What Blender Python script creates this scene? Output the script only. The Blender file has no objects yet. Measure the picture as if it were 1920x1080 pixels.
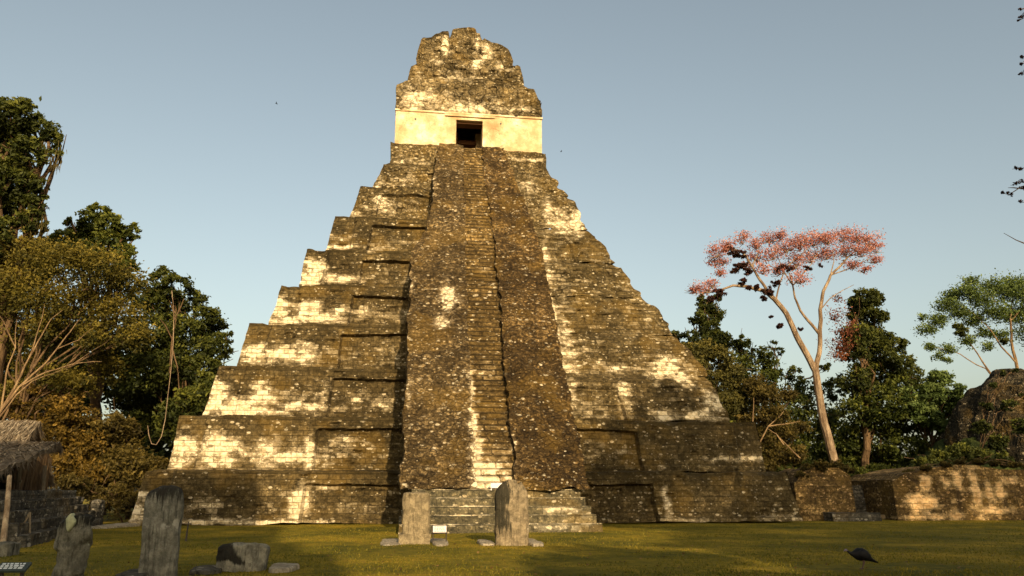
import bpy, math
import numpy as np
C = bpy.context.scene.collection
RNG = np.random.default_rng(7)
PI = math.pi

# ------------------------------------------------------------------ camera numbers (used to turn photo pixels + a distance into points)
F, PT, YW, H = 1500., .248, .136, 1.692
XA, D0 = 4.51, 43.93          # axis of the temple and distance of its lowest terrace

def ray(px, py):
    a = (px-960)/F; b = -(py-540)/F
    yr = math.cos(PT)-b*math.sin(PT); z = math.sin(PT)+b*math.cos(PT)
    return np.array([a*math.cos(YW)+yr*math.sin(YW), -a*math.sin(YW)+yr*math.cos(YW), z])
def at(px, py, Y):
    r = ray(px, py); return r*(Y/r[1])+np.array([0, 0, H])
def ground(px, py, z=0.):
    r = ray(px, py); return r*((z-H)/r[2])+np.array([0, 0, H])
def onslope(px, py, y0, k):     # plane Y = y0 + k z
    r = ray(px, py); t = (y0+k*H)/(r[1]-k*r[2]); return r*t+np.array([0, 0, H])

# ------------------------------------------------------------------ noise
def _h(i, j, k, s):
    n = (i*374761393 + j*668265263 + k*2147483647 + s*1274126177) & 0xffffffff
    n = ((n ^ (n >> 13))*1274126177) & 0xffffffff
    n = ((n ^ (n >> 16))*2246822519) & 0xffffffff
    return ((n ^ (n >> 15)) & 0xffff)/65535.
def vn(P, f, s=0):
    P = np.asarray(P, float)*f + 1000.
    I = np.floor(P).astype(np.int64); w = P-I; w = w*w*(3-2*w)
    i, j, k = I[..., 0], I[..., 1], I[..., 2]; r = 0
    for a in (0, 1):
        for b in (0, 1):
            for c in (0, 1):
                r = r + _h(i+a, j+b, k+c, s)*(w[..., 0] if a else 1-w[..., 0])*(w[..., 1] if b else 1-w[..., 1])*(w[..., 2] if c else 1-w[..., 2])
    return r*2-1
def fbm(P, f, s=0, o=3):
    r = 0; a = 1
    for q in range(o): r = r+a*vn(P, f*2**q, s+q); a *= .5
    return r
def vec_noise(P, f, amp, s=0, o=2):
    return np.stack([fbm(P, f, s, o), fbm(P, f, s+11, o), fbm(P, f, s+23, o)], -1)*amp
def sst(a, b, x):
    t = np.clip((x-a)/(b-a), 0, 1); return t*t*(3-2*t)

# ------------------------------------------------------------------ objects
def tag(o, label=None, cat=None, group=None, kind=None):
    if label: o['label'] = label
    if cat: o['category'] = cat
    if group: o['group'] = group
    if kind: o['kind'] = kind
    return o
def empty(name, loc, label, cat, group=None):
    o = bpy.data.objects.new(name, None); C.objects.link(o); o.location = [float(v) for v in loc]
    o.empty_display_size = .3
    return tag(o, label, cat, group)
class M:
    """collects geometry (world coordinates) for ONE mesh object"""
    def __init__(s): s.v = []; s.f4 = []; s.f3 = []; s.n = 0; s.at = []
    def add(s, V, F4=None, F3=None, attr=0.):
        V = np.asarray(V, float).reshape(-1, 3)
        if F4 is not None and len(F4): s.f4.append(np.asarray(F4, int).reshape(-1, 4)+s.n)
        if F3 is not None and len(F3): s.f3.append(np.asarray(F3, int).reshape(-1, 3)+s.n)
        s.v.append(V); s.at.append(np.broadcast_to(np.asarray(attr, float), (len(V),)).copy() if np.ndim(attr) < 2 else np.ravel(attr))
        s.n += len(V); return s
    def grid(s, G, attr=0., flip=False, closeu=False):
        n, m = G.shape[:2]; I = np.arange(n*m).reshape(n, m)
        if closeu: I = np.vstack([I, I[:1]])
        Q = np.stack([I[:-1, :-1], I[1:, :-1], I[1:, 1:], I[:-1, 1:]], -1).reshape(-1, 4)
        if flip: Q = Q[:, ::-1]
        return s.add(G.reshape(-1, 3), Q, attr=attr)
    def box(s, x0, x1, y0, y1, z0, z1, attr=0., jit=0.):
        V = np.array([[x, y, z] for z in (z0, z1) for y in (y0, y1) for x in (x0, x1)], float)
        if jit: V += RNG.uniform(-jit, jit, V.shape)
        return s.add(V, [[0, 2, 3, 1], [4, 5, 7, 6], [0, 1, 5, 4], [1, 3, 7, 5], [3, 2, 6, 7], [2, 0, 4, 6]], attr=attr)
    def tube(s, pts, rad, k=8, attr=0., caps=True):
        pts = np.asarray(pts, float); n = len(pts); rad = np.broadcast_to(np.asarray(rad, float), (n,))
        T = np.gradient(pts, axis=0); T /= np.linalg.norm(T, axis=1)[:, None]+1e-9
        ref = np.array([0, 0, 1.]) if abs(T[0, 2]) < .9 else np.array([1., 0, 0])
        R = []
        u = np.cross(T[0], ref); u /= np.linalg.norm(u)
        for i in range(n):
            u = u-T[i]*u.dot(T[i]); u /= np.linalg.norm(u)+1e-9; w = np.cross(T[i], u)
            a = np.arange(k)*2*PI/k
            R.append(pts[i]+rad[i]*(np.cos(a)[:, None]*u+np.sin(a)[:, None]*w))
        G = np.array(R).transpose(1, 0, 2)  # k x n
        s.grid(G, attr, closeu=True)
        if caps:
            for e, fl in ((0, False), (n-1, True)):
                V = np.vstack([G[:, e], pts[e:e+1]]); f = [[i, (i+1) % k, k] for i in range(k)]
                if fl: f = [q[::-1] for q in f]
                s.add(V, F3=f, attr=attr)
        return s
    def build(s, name, mat, parent=None, smooth=False, label=None):
        V = np.vstack(s.v)
        F4 = np.vstack(s.f4) if s.f4 else np.zeros((0, 4), int); F3 = np.vstack(s.f3) if s.f3 else np.zeros((0, 3), int)
        me = bpy.data.meshes.new(name)
        off = np.zeros(3)
        if parent is not None:
            q = parent
            while q is not None: off += np.array(q.location); q = q.parent
            base = off
            loc = np.zeros(3)
        else:
            base = np.array([(V[:, 0].min()+V[:, 0].max())/2, (V[:, 1].min()+V[:, 1].max())/2, V[:, 2].min()]); loc = base
        V = V-base
        me.vertices.add(len(V)); me.vertices.foreach_set('co', V.astype(np.float32).ravel())
        nl = F4.size+F3.size; me.loops.add(nl); me.loops.foreach_set('vertex_index', np.concatenate([F4.ravel(), F3.ravel()]).astype(np.int32))
        me.polygons.add(len(F4)+len(F3))
        st = np.concatenate([np.arange(len(F4))*4, F4.size+np.arange(len(F3))*3]).astype(np.int32)
        me.polygons.foreach_set('loop_start', st)
        me.update(calc_edges=True)
        a = me.attributes.new('tone', 'FLOAT', 'POINT'); a.data.foreach_set('value', np.concatenate(s.at).astype(np.float32))
        me.validate()
        me.polygons.foreach_set('use_smooth', np.full(len(me.polygons), smooth, bool))
        me.materials.append(mat)
        o = bpy.data.objects.new(name, me); C.objects.link(o); o.location = loc.tolist()
        if parent is not None: o.parent = parent
        if label: o['label'] = label
        return o

# ------------------------------------------------------------------ materials
class NT:
    def __init__(s, name):
        s.m = bpy.data.materials.new(name); s.m.use_nodes = True; s.t = s.m.node_tree; s.t.nodes.clear()
        s.out = s.n('ShaderNodeOutputMaterial'); s.pos = s.n('ShaderNodeNewGeometry').outputs['Position']
    def n(s, ty, **k):
        x = s.t.nodes.new(ty)
        for a, b in k.items():
            if a in x.bl_rna.properties: setattr(x, a, b)
            else: s.i(x.inputs[a], b)
        return x
    def i(s, sock, v):
        if isinstance(v, bpy.types.NodeSocket): s.t.links.new(v, sock)
        else: sock.default_value = v
    def math(s, op, a, b=0., c=None, clamp=False):
        x = s.n('ShaderNodeMath', operation=op, use_clamp=clamp); s.i(x.inputs[0], a); s.i(x.inputs[1], b)
        if c is not None: s.i(x.inputs[2], c)
        return x.outputs[0]
    def map(s, sc, src=None, loc=(0, 0, 0)):
        x = s.n('ShaderNodeMapping'); s.i(x.inputs[0], src or s.pos); x.inputs['Scale'].default_value = sc; x.inputs['Location'].default_value = loc
        return x.outputs[0]
    def noise(s, sc, vec=None, det=4., rough=.55, dist=0.):
        x = s.n('ShaderNodeTexNoise'); s.i(x.inputs['Vector'], vec or s.pos); x.inputs['Scale'].default_value = sc
        x.inputs['Detail'].default_value = det; x.inputs['Roughness'].default_value = rough; x.inputs['Distortion'].default_value = dist
        return x.outputs['Fac']
    def vor(s, sc, vec=None, feat='F1', rnd=1.):
        x = s.n('ShaderNodeTexVoronoi', feature=feat); s.i(x.inputs['Vector'], vec or s.pos); x.inputs['Scale'].default_value = sc; x.inputs['Randomness'].default_value = rnd
        return x
    def ramp(s, f, stops, interp='LINEAR'):
        x = s.n('ShaderNodeValToRGB'); s.i(x.inputs[0], f); r = x.color_ramp; r.interpolation = interp
        while len(r.elements) < len(stops): r.elements.new(.5)
        for e, (p, c) in zip(r.elements, stops):
            e.position = p; e.color = (*c, 1) if len(c) == 3 else c
        return x.outputs[0]
    def mr(s, f, a, b, c=0., d=1.):
        x = s.n('ShaderNodeMapRange', interpolation_type='SMOOTHSTEP'); s.i(x.inputs[0], f)
        for q, v in zip((1, 2, 3, 4), (a, b, c, d)): x.inputs[q].default_value = v
        return x.outputs[0]
    def mix(s, f, a, b, mode='MIX'):
        x = s.n('ShaderNodeMix', data_type='RGBA', blend_type=mode); s.i(x.inputs[0], f)
        s.i(x.inputs[6], a if isinstance(a, bpy.types.NodeSocket) else (*a, 1)); s.i(x.inputs[7], b if isinstance(b, bpy.types.NodeSocket) else (*b, 1))
        return x.outputs[2]
    def attr(s, name='tone'):
        x = s.n('ShaderNodeAttribute', attribute_name=name); return x.outputs['Fac']
    def fin(s, col, rough=.9, bump=None, dist=.05, spec=.15):
        b = s.n('ShaderNodeBsdfPrincipled'); s.i(b.inputs['Base Color'], col if isinstance(col, bpy.types.NodeSocket) else (*col, 1))
        s.i(b.inputs['Roughness'], rough); b.inputs['Specular IOR Level'].default_value = spec
        if bump is not None:
            u = s.n('ShaderNodeBump'); u.inputs['Strength'].default_value = 1.; u.inputs['Distance'].default_value = dist
            s.i(u.inputs['Height'], bump); s.t.links.new(u.outputs[0], b.inputs['Normal'])
        s.t.links.new(b.outputs[0], s.out.inputs[0]); return s.m

def stone_mat(name, dark=(.028, .020, .007), mid=(.118, .084, .034), tan=(.28, .205, .095), pale=(.70, .60, .41), bx=1.9, bz=3.4, pale_bias=0., speck=1., streak=1., brick=True, rowh=.29, bw=.62, joint=.38, grain=1., mort=.018):
    t = NT(name)
    wv = t.n('ShaderNodeVectorMath', operation='MULTIPLY_ADD')
    t.i(wv.inputs[0], t.n('ShaderNodeTexNoise', Scale=1.3).outputs['Color']); wv.inputs[1].default_value = (.22, .22, .10) if brick else (.4, .4, .3); t.i(wv.inputs[2], t.pos)
    P = wv.outputs[0]
    if brick:
        sx = t.n('ShaderNodeSeparateXYZ'); t.i(sx.inputs[0], P); cx = t.n('ShaderNodeCombineXYZ')
        t.i(cx.inputs[0], t.math('MULTIPLY_ADD', sx.outputs[1], .31, sx.outputs[0])); t.i(cx.inputs[1], sx.outputs[2])
        br = t.n('ShaderNodeTexBrick', offset=.5); t.i(br.inputs['Vector'], cx.outputs[0])
        for k, v in (('Color1', (0, 0, 0, 1)), ('Color2', (1, 1, 1, 1)), ('Mortar', (.4, .4, .4, 1)), ('Scale', 1.), ('Mortar Size', mort), ('Mortar Smooth', .4), ('Brick Width', bw), ('Row Height', rowh)): br.inputs[k].default_value = v
        rnd = br.outputs['Color']; gap = br.outputs['Fac']
    else:
        bl = t.vor(1., t.map((bx, bx, bz), P)); be = t.vor(1., t.map((bx, bx, bz), P), feat='DISTANCE_TO_EDGE')
        q = t.n('ShaderNodeSeparateColor'); t.i(q.inputs[0], bl.outputs['Color']); rnd = q.outputs[0]; gap = t.mr(be.outputs[0], 0., .08, 1., 0.)
    small = t.vor(1., t.map((3.9, 3.9, 6.8), P)); ssep = t.n('ShaderNodeSeparateColor'); t.i(ssep.inputs[0], small.outputs['Color'])
    tiny = t.vor(1., t.map((8., 8., 11.), P)); tsep = t.n('ShaderNodeSeparateColor'); t.i(tsep.inputs[0], tiny.outputs['Color'])
    big = t.noise(.16, det=5, rough=.6); med = t.noise(.9, det=5, rough=.65); fine = t.noise(5.5, det=4, rough=.75)
    v = t.math('MULTIPLY_ADD', rnd, .14, t.math('MULTIPLY_ADD', med, .75, t.math('MULTIPLY_ADD', fine, 1.25*grain, -.76-.22*(grain-1))))
    v = t.math('MULTIPLY_ADD', ssep.outputs[0], .16*grain, v); v = t.math('MULTIPLY_ADD', t.math('SUBTRACT', tsep.outputs[0], .5), .20*grain, v)
    v = t.math('ADD', v, t.mr(big, .35, .7, -.10, .10))
    col = t.ramp(v, [(.12, dark), (.36, tuple(a*.5+b*.5 for a, b in zip(dark, mid))), (.55, mid), (.74, tan), (.98, tuple(min(.8, c*1.9) for c in tan))])
    st = t.noise(1., t.map((1.7, 1.7, .22), P), det=5, rough=.7)
    col = t.mix(t.math('MULTIPLY', t.mr(st, .54, .70), .6*streak), col, tuple(c*1.1 for c in dark))
    oc = t.mr(t.noise(.45, t.map((1, 1, 1), loc=(31, 4, 9)), det=4), .5, .66)
    col = t.mix(t.math('MULTIPLY', oc, .22), col, (.25, .145, .022))
    # single pale stones where the plaster has gone
    th = .935-.025*speck
    spm = t.math('MULTIPLY', t.mr(ssep.outputs[1], th, th+.01), t.mr(t.math('ADD', small.outputs['Distance'], t.math('MULTIPLY', fine, .4)), .72, .56))
    spm = t.math('MULTIPLY', spm, t.mr(med, .36, .54))
    ti = t.math('MULTIPLY', t.mr(tsep.outputs[1], .965-.03*speck, .975-.03*speck), t.mr(tiny.outputs['Distance'], .50, .40))
    sp2 = t.mr(t.noise(6.5, t.map((.8, .8, 1.5), loc=(7, 3, 1)), det=3, rough=.6), .64, .69)
    sp2 = t.math('MULTIPLY', sp2, t.mr(t.noise(1.1, t.map((1, 1, 1), loc=(3, 13, 1)), det=3), .42, .6))
    spm = t.math('MAXIMUM', t.math('MAXIMUM', spm, t.math('MULTIPLY', ti, .75)), t.math('MULTIPLY', sp2, .85*min(1, speck)))
    # larger patches of bare limestone where the mesh attribute says so
    a = t.attr()
    edge = t.math('MULTIPLY_ADD', t.noise(1.5, t.map((1., 1., 1.7), P), det=8, rough=.78), 2.3, t.math('MULTIPLY_ADD', rnd, .34, -1.40))
    pm0 = t.math('ADD', t.math('ADD', a, pale_bias), edge)
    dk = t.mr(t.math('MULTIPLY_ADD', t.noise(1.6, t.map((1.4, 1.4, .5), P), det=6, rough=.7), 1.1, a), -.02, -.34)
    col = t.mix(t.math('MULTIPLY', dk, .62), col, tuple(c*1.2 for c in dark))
    spm = t.math('MULTIPLY', spm, t.math('SUBTRACT', 1., t.math('MULTIPLY', dk, .7)))
    col = t.mix(t.math('MULTIPLY', t.mr(pm0, .12, .5), .62), col, tuple(c*q for c, q in zip(tan, (1.3, 1.4, 1.75))))
    pm = t.math('MAXIMUM', t.mr(pm0, .50, .575), t.math('MULTIPLY', spm, .62))
    pcol = t.mix(t.mr(t.noise(3.2, t.map((1, 1, 1.6)), det=6, rough=.75), .40, .66), pale, tuple(c*q for c, q in zip(pale, (.60, .52, .38))))
    pcol = t.mix(t.math('MULTIPLY', gap, .5), pcol, mid)
    col = t.mix(t.math('MULTIPLY', gap, joint), col, tuple(c*.7 for c in dark))
    col = t.mix(pm, col, pcol)
    hgt = t.math('ADD', t.math('MULTIPLY', gap, -.5), t.math('ADD', t.math('MULTIPLY', fine, .9), t.math('MULTIPLY', rnd, .3)))
    return t.fin(col, .95, hgt, .10)

m_stone = stone_mat('weathered_masonry', speck=.45, grain=.9)
m_rub = stone_mat('rubble_masonry', bx=2.9, bz=4.2, speck=1.2, brick=False, joint=.22, streak=.7, grain=1.1)
m_ramp = stone_mat('rubble_stair', dark=(.022, .014, .005), mid=(.078, .052, .021), tan=(.21, .145, .065), bx=3.4, bz=4.6, speck=.9, streak=.5, brick=False, joint=.2, grain=1.15)
m_ramp2 = stone_mat('dark_rubble_stair', dark=(.018, .011, .004), mid=(.066, .040, .013), tan=(.19, .12, .045), bx=3.4, bz=4.6, speck=.6, streak=.5, brick=False, joint=.2, grain=1.15)
m_steps = stone_mat('worn_steps', dark=(.030, .019, .006), mid=(.115, .074, .024), tan=(.27, .18, .07), speck=.4, streak=.3, rowh=.30, bw=1.6, joint=.72, mort=.045, grain=1.1)  # mortar joints, widened and darkened to stand in for step shadow lines
m_comb = stone_mat('carved_comb', mid=(.185, .135, .062), tan=(.37, .28, .14), bx=1.7, bz=1.9, speck=.8, streak=.5, brick=False, joint=.35, pale_bias=.06, grain=.9)
m_grey = stone_mat('grey_masonry', dark=(.03, .028, .022), mid=(.12, .105, .078), tan=(.25, .225, .17), pale=(.55, .50, .40), speck=1.4, rowh=.22, bw=.5)
m_dark = stone_mat('shade_darkened_masonry', dark=(.009, .008, .005), mid=(.032, .025, .013), tan=(.10, .08, .045), pale=(.40, .33, .22), speck=1.3, brick=False, joint=.3)  # stone colour darkened to stand in for shade over the mound
m_wall = stone_mat('ochre_wall', dark=(.04, .026, .012), mid=(.15, .095, .032), tan=(.40, .26, .10), pale=(.74, .50, .25), speck=1.2, streak=1.6, rowh=.33, bw=.7, joint=.35)  # strong vertical streaks paint the shadows of tree trunks into the wall colour

def plaster():
    t = NT('lime_plaster')
    n1 = t.noise(.7, det=6, rough=.65); n2 = t.noise(5., t.map((1, 1, 1.8)), det=5, rough=.7)
    col = t.ramp(n1, [(.32, (.36, .23, .11)), (.46, (.48, .34, .18)), (.56, (.60, .46, .28)), (.68, (.74, .64, .48))])
    col = t.mix(t.math('MULTIPLY', t.mr(n2, .55, .72), .35), col, (.42, .27, .12))
    col = t.mix(t.math('MULTIPLY', t.mr(t.noise(2., t.map((2., 2., .3)), det=4), .6, .75), .3), col, (.3, .2, .1))
    ed = t.noise(2.6, t.map((1, 1, 1), loc=(9, 2, 4)), det=7, rough=.75)
    col = t.mix(t.math('MULTIPLY', t.mr(ed, .60, .66), .6), col, (.20, .13, .06))
    cr = t.vor(.8, t.map((1, 1, 1.3)), feat='DISTANCE_TO_EDGE'); col = t.mix(t.math('MULTIPLY', t.mr(cr.outputs[0], 0., .012, 1., 0.), .5), col, (.15, .09, .04))
    return t.fin(col, .9, t.math('MULTIPLY_ADD', ed, 1.5, n2), .04)
m_plaster = plaster()

def stela_mat(name, base, dark, strength=.8, pale=(.45, .42, .34)):
    t = NT(name)
    st = t.noise(1., t.map((13, 13, 1.0)), det=6, rough=.75)
    n = t.noise(5., det=6, rough=.7); b = t.noise(1.3, det=3)
    col = t.mix(t.mr(n, .35, .7), tuple(c*.6 for c in base), tuple(c*1.35 for c in base))
    col = t.mix(t.math('MULTIPLY', t.mr(st, .50, .60), .55), col, tuple(c*.35 for c in base))
    a = t.attr()
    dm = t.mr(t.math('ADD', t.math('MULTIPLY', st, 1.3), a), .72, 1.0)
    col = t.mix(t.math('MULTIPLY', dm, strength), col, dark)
    col = t.mix(t.mr(t.math('ADD', t.noise(2.3, t.map((1, 1, .8), loc=(5, 5, 5)), det=5), t.math('MULTIPLY', a, -.3)), .62, .68), col, pale)
    return t.fin(col, .95, t.math('ADD', t.math('MULTIPLY', st, 1.2), n), .10)
m_stela_grey = stela_mat('grey_stela_stone', (.25, .235, .18), (.022, .02, .016), .9)
m_stela_dark = stela_mat('blackened_stela_stone', (.20, .185, .135), (.015, .014, .01), .95, (.42, .42, .32))
m_stela_ochre = stela_mat('ochre_stela_stone', (.33, .26, .15), (.09, .07, .04), .75, (.50, .42, .28))
m_stela_mix = stela_mat('mottled_stela_stone', (.32, .25, .15), (.030, .028, .018), .92, (.55, .47, .33))
m_stela_mix2 = stela_mat('squat_block_stone', (.31, .285, .21), (.022, .02, .016), .95)
m_slab = stela_mat('pale_slab_stone', (.48, .40, .28), (.2, .15, .08), .5)

def leaf_mat(name, c0, c1, c2, tr=.35):
    t = NT(name)
    a = t.attr()
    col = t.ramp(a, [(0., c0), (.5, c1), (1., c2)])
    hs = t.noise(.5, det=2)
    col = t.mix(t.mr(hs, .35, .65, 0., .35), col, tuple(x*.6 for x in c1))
    d = t.n('ShaderNodeBsdfPrincipled'); t.i(d.inputs['Base Color'], col); d.inputs['Roughness'].default_value = .6; d.inputs['Specular IOR Level'].default_value = .2
    tl = t.n('ShaderNodeBsdfTranslucent'); t.i(tl.inputs[0], col)
    mx = t.n('ShaderNodeMixShader'); mx.inputs[0].default_value = tr
    t.t.links.new(d.outputs[0], mx.inputs[1]); t.t.links.new(tl.outputs[0], mx.inputs[2]); t.t.links.new(mx.outputs[0], t.out.inputs[0])
    return t.m
L_dark = leaf_mat('leaves_dark_green', (.014, .020, .004), (.056, .066, .011), (.17, .17, .024))
L_green = leaf_mat('leaves_mid_green', (.018, .028, .005), (.075, .088, .013), (.21, .21, .028))
L_olive = leaf_mat('leaves_olive', (.03, .03, .008), (.095, .085, .018), (.21, .17, .035))
L_orange = leaf_mat('leaves_rust', (.034, .024, .005), (.125, .078, .011), (.27, .165, .028))
L_gold = leaf_mat('leaves_gold_green', (.028, .030, .006), (.125, .10, .013), (.28, .21, .035))
L_moss = leaf_mat('leaves_brown_green', (.03, .022, .006), (.09, .068, .014), (.19, .135, .03))
L_pink = leaf_mat('leaves_pink', (.32, .11, .08), (.50, .21, .16), (.64, .38, .31))
L_red = leaf_mat('leaves_red', (.09, .025, .012), (.20, .065, .028), (.32, .13, .06))
L_pale = leaf_mat('leaves_pale_green', (.035, .055, .012), (.10, .14, .03), (.22, .27, .08))
L_epi = leaf_mat('epiphyte_leaves', (.02, .010, .006), (.05, .02, .012), (.12, .04, .03))
L_grass = leaf_mat('grass_blades', (.06, .070, .006), (.16, .135, .010), (.34, .24, .03), .3)

def bark(name, c, d):
    t = NT(name); n = t.noise(1., t.map((3, 3, .7)), det=6, rough=.7); n2 = t.noise(1.2, det=3)
    col = t.mix(t.mr(n, .38, .66), d, c); col = t.mix(t.math('MULTIPLY', t.mr(n2, .5, .7), .4), col, tuple(x*.6 for x in c))
    return t.fin(col, .9, n, .08)
B_pale = bark('pale_bark', (.30, .22, .14), (.11, .07, .04))
B_brown = bark('brown_bark', (.16, .10, .05), (.05, .03, .015))
B_tan = bark('tan_bark', (.27, .18, .09), (.10, .06, .03))
B_wood = bark('weathered_pole_wood', (.24, .19, .12), (.09, .065, .04))

def simple(name, c, rough=.8, var=.3, sc=6.):
    t = NT(name); n = t.noise(sc, det=5, rough=.65)
    return t.fin(t.mix(n, tuple(x*(1-var) for x in c), tuple(min(1, x*(1+var)) for x in c)), rough, n, .01)
m_black = simple('black_plumage', (.005, .005, .006), .6)
m_skin = simple('bluish_skin', (.16, .13, .16), .6)
m_legs = simple('scaly_legs', (.10, .06, .05), .6)
m_metal = simple('dark_metal', (.05, .04, .035), .5)
m_signwhite = simple('sign_face', (.72, .66, .60), .5, .08)
m_signdark = simple('sign_board_dark', (.045, .055, .045), .5)
m_ink = simple('sign_lettering', (.12, .09, .10), .6)
m_inkwhite = simple('sign_lettering_white', (.6, .62, .58), .6)
m_inside = simple('lintel_wood', (.11, .05, .022), .8)

def thatch():
    t = NT('palm_thatch'); a = t.attr(); n = t.noise(1., t.map((14, 3, 5)), det=6, rough=.75); n2 = t.noise(1.4, det=3)
    col = t.ramp(n, [(.3, (.06, .045, .03)), (.5, (.22, .175, .12)), (.7, (.40, .33, .22))])
    col = t.mix(t.math('MULTIPLY', n2, .3), col, (.2, .11, .05)); col = t.mix(t.mr(a, .1, 1.), t.mix(.45, col, (.05, .035, .02)), t.mix(.4, col, (.62, .52, .36)))
    return t.fin(col, .95, n, .06)
m_thatch = thatch()
def turf(name, g0, g1, g2):
    t = NT(name)
    b = t.noise(.22, det=5, rough=.6); m = t.noise(2.2, det=6, rough=.7); f = t.noise(28., det=4, rough=.7)
    col = t.ramp(t.math('MULTIPLY_ADD', b, 1.0, t.math('MULTIPLY_ADD', m, .55, t.math('MULTIPLY_ADD', f, .3, -.23)))
                 , [(.45, g0), (.68, g1), (.92, g2)])
    return t.fin(col, .95, t.math('ADD', m, f), .06)
m_turf = turf('dry_lawn', (.045, .052, .005), (.165, .130, .008), (.42, .27, .02))
m_slope = turf('green_slope', (.012, .018, .004), (.028, .038, .008), (.06, .07, .014))

# ------------------------------------------------------------------ bare limestone patches on the pyramid, seen in the photo (px, py, rx, ry, strength)
PP = [(1062,640,22,150,.62),(1110,700,60,90,.42),(1035,540,14,70,.6),(1090,760,40,30,.5),(960,320,60,20,.3),(1200,600,30,40,.35),(1180,470,12,14,.4),(1150,500,30,16,.4),(1220,620,12,20,.4),(350,830,30,50,1),(420,830,48,45,1),(500,848,26,26,1),(545,858,50,10,1),(585,835,11,50,1),(585,800,10,14,1),(650,820,70,24,.6),(640,800,60,6,.9),(610,860,10,24,.7),
 (405,740,24,42,1),(440,765,40,18,1),(495,745,25,26,.9),(480,772,60,8,1),(560,762,70,7,.9),(610,745,8,34,.7),(640,714,60,5,.9),(700,714,45,5,.7),(620,730,20,12,.6),
 (480,660,22,20,.9),(530,668,50,12,1),(570,660,30,20,.9),(475,640,12,14,.8),(490,680,50,6,.8),(640,630,20,5,1),(700,630,55,4,.7),
 (525,572,17,32,1),(575,582,28,28,1),(610,598,40,8,1),(545,601,45,8,1),(666,552,22,6,1),(715,553,50,5,.9),
 (585,505,22,32,.9),(606,500,8,30,1),(640,523,45,6,1),(700,488,50,4,.8),(585,528,28,8,1),
 (720,372,22,20,.9),(712,340,10,22,.7),(745,345,20,10,.7),(665,398,16,5,.9),(625,461,35,4,.9),(655,461,25,4,.9),(710,457,14,8,.6),(755,420,40,4,.7),(740,305,70,6,.6),(760,330,30,14,.5),
 (565,935,17,48,1),(572,905,18,14,1),(520,980,70,5,1),(650,912,70,6,.8),(258,945,20,45,1),(395,915,25,16,.5),(450,915,25,16,.4),(360,978,100,5,.9),(740,915,12,8,.9),(470,890,80,4,.5),
 (1030,400,9,28,.9),(1058,415,22,22,.9),(1085,410,12,26,1),(1065,440,12,10,.6),(990,345,26,12,.6),(1050,360,12,8,.4),
 (1250,690,24,18,1),(1275,712,26,18,1),(1225,707,25,14,.9),(1150,690,24,10,.7),(1165,735,16,34,.75),(1332,752,20,24,.9),(1245,780,24,12,.9),(1305,780,38,9,.9),(1110,740,20,20,.45),(1130,640,40,30,.25),
 (1028,500,8,60,.75),(1042,620,11,80,.85),(1068,730,11,60,.85),(1120,780,60,8,.5),(1150,812,75,6,.9),(1110,840,40,14,.5),(1160,850,30,10,.45),(1355,862,30,5,.8),(1408,860,28,6,1),
 (1242,930,7,42,1),(1135,915,9,12,.8),(1200,930,8,30,.4),(1300,975,60,4,.6),(1460,970,60,8,.5),(1180,560,20,16,.3),(1110,500,15,12,.35)]
PB = []
for px, py, rx, ry, st in PP:
    c = onslope(px, py, D0+.3, .44); e = onslope(px+rx, py, D0+.3, .44); u = onslope(px, py-ry, D0+.3, .44)
    PB.append((c[0], c[2], abs(e[0]-c[0]), abs(u[2]-c[2]), st))
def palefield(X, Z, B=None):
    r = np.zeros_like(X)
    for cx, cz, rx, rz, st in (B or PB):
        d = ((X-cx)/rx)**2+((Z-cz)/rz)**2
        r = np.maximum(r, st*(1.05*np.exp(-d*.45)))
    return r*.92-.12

# ------------------------------------------------------------------ THE PYRAMID
pyr = empty('temple_pyramid', (XA, D0+18, 0), 'tall nine terraced stone pyramid with central stair and small temple under a roof comb', 'pyramid')
SB = 18-np.array([17.97, 16.68, 15.41, 14.10, 12.67, 11.27, 9.95, 8.54, 7.18, 6.0])
STP = 18-np.array([17.54, 16.42, 14.98, 13.77, 12.27, 10.96, 9.53, 8.13, 6.60])
ZT = np.array([0, 2.74, 5.70, 8.60, 11.46, 14.24, 16.95, 19.80, 22.70, 25.20])
PANEL = np.linspace(9.5, 6.4, 9)

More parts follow.
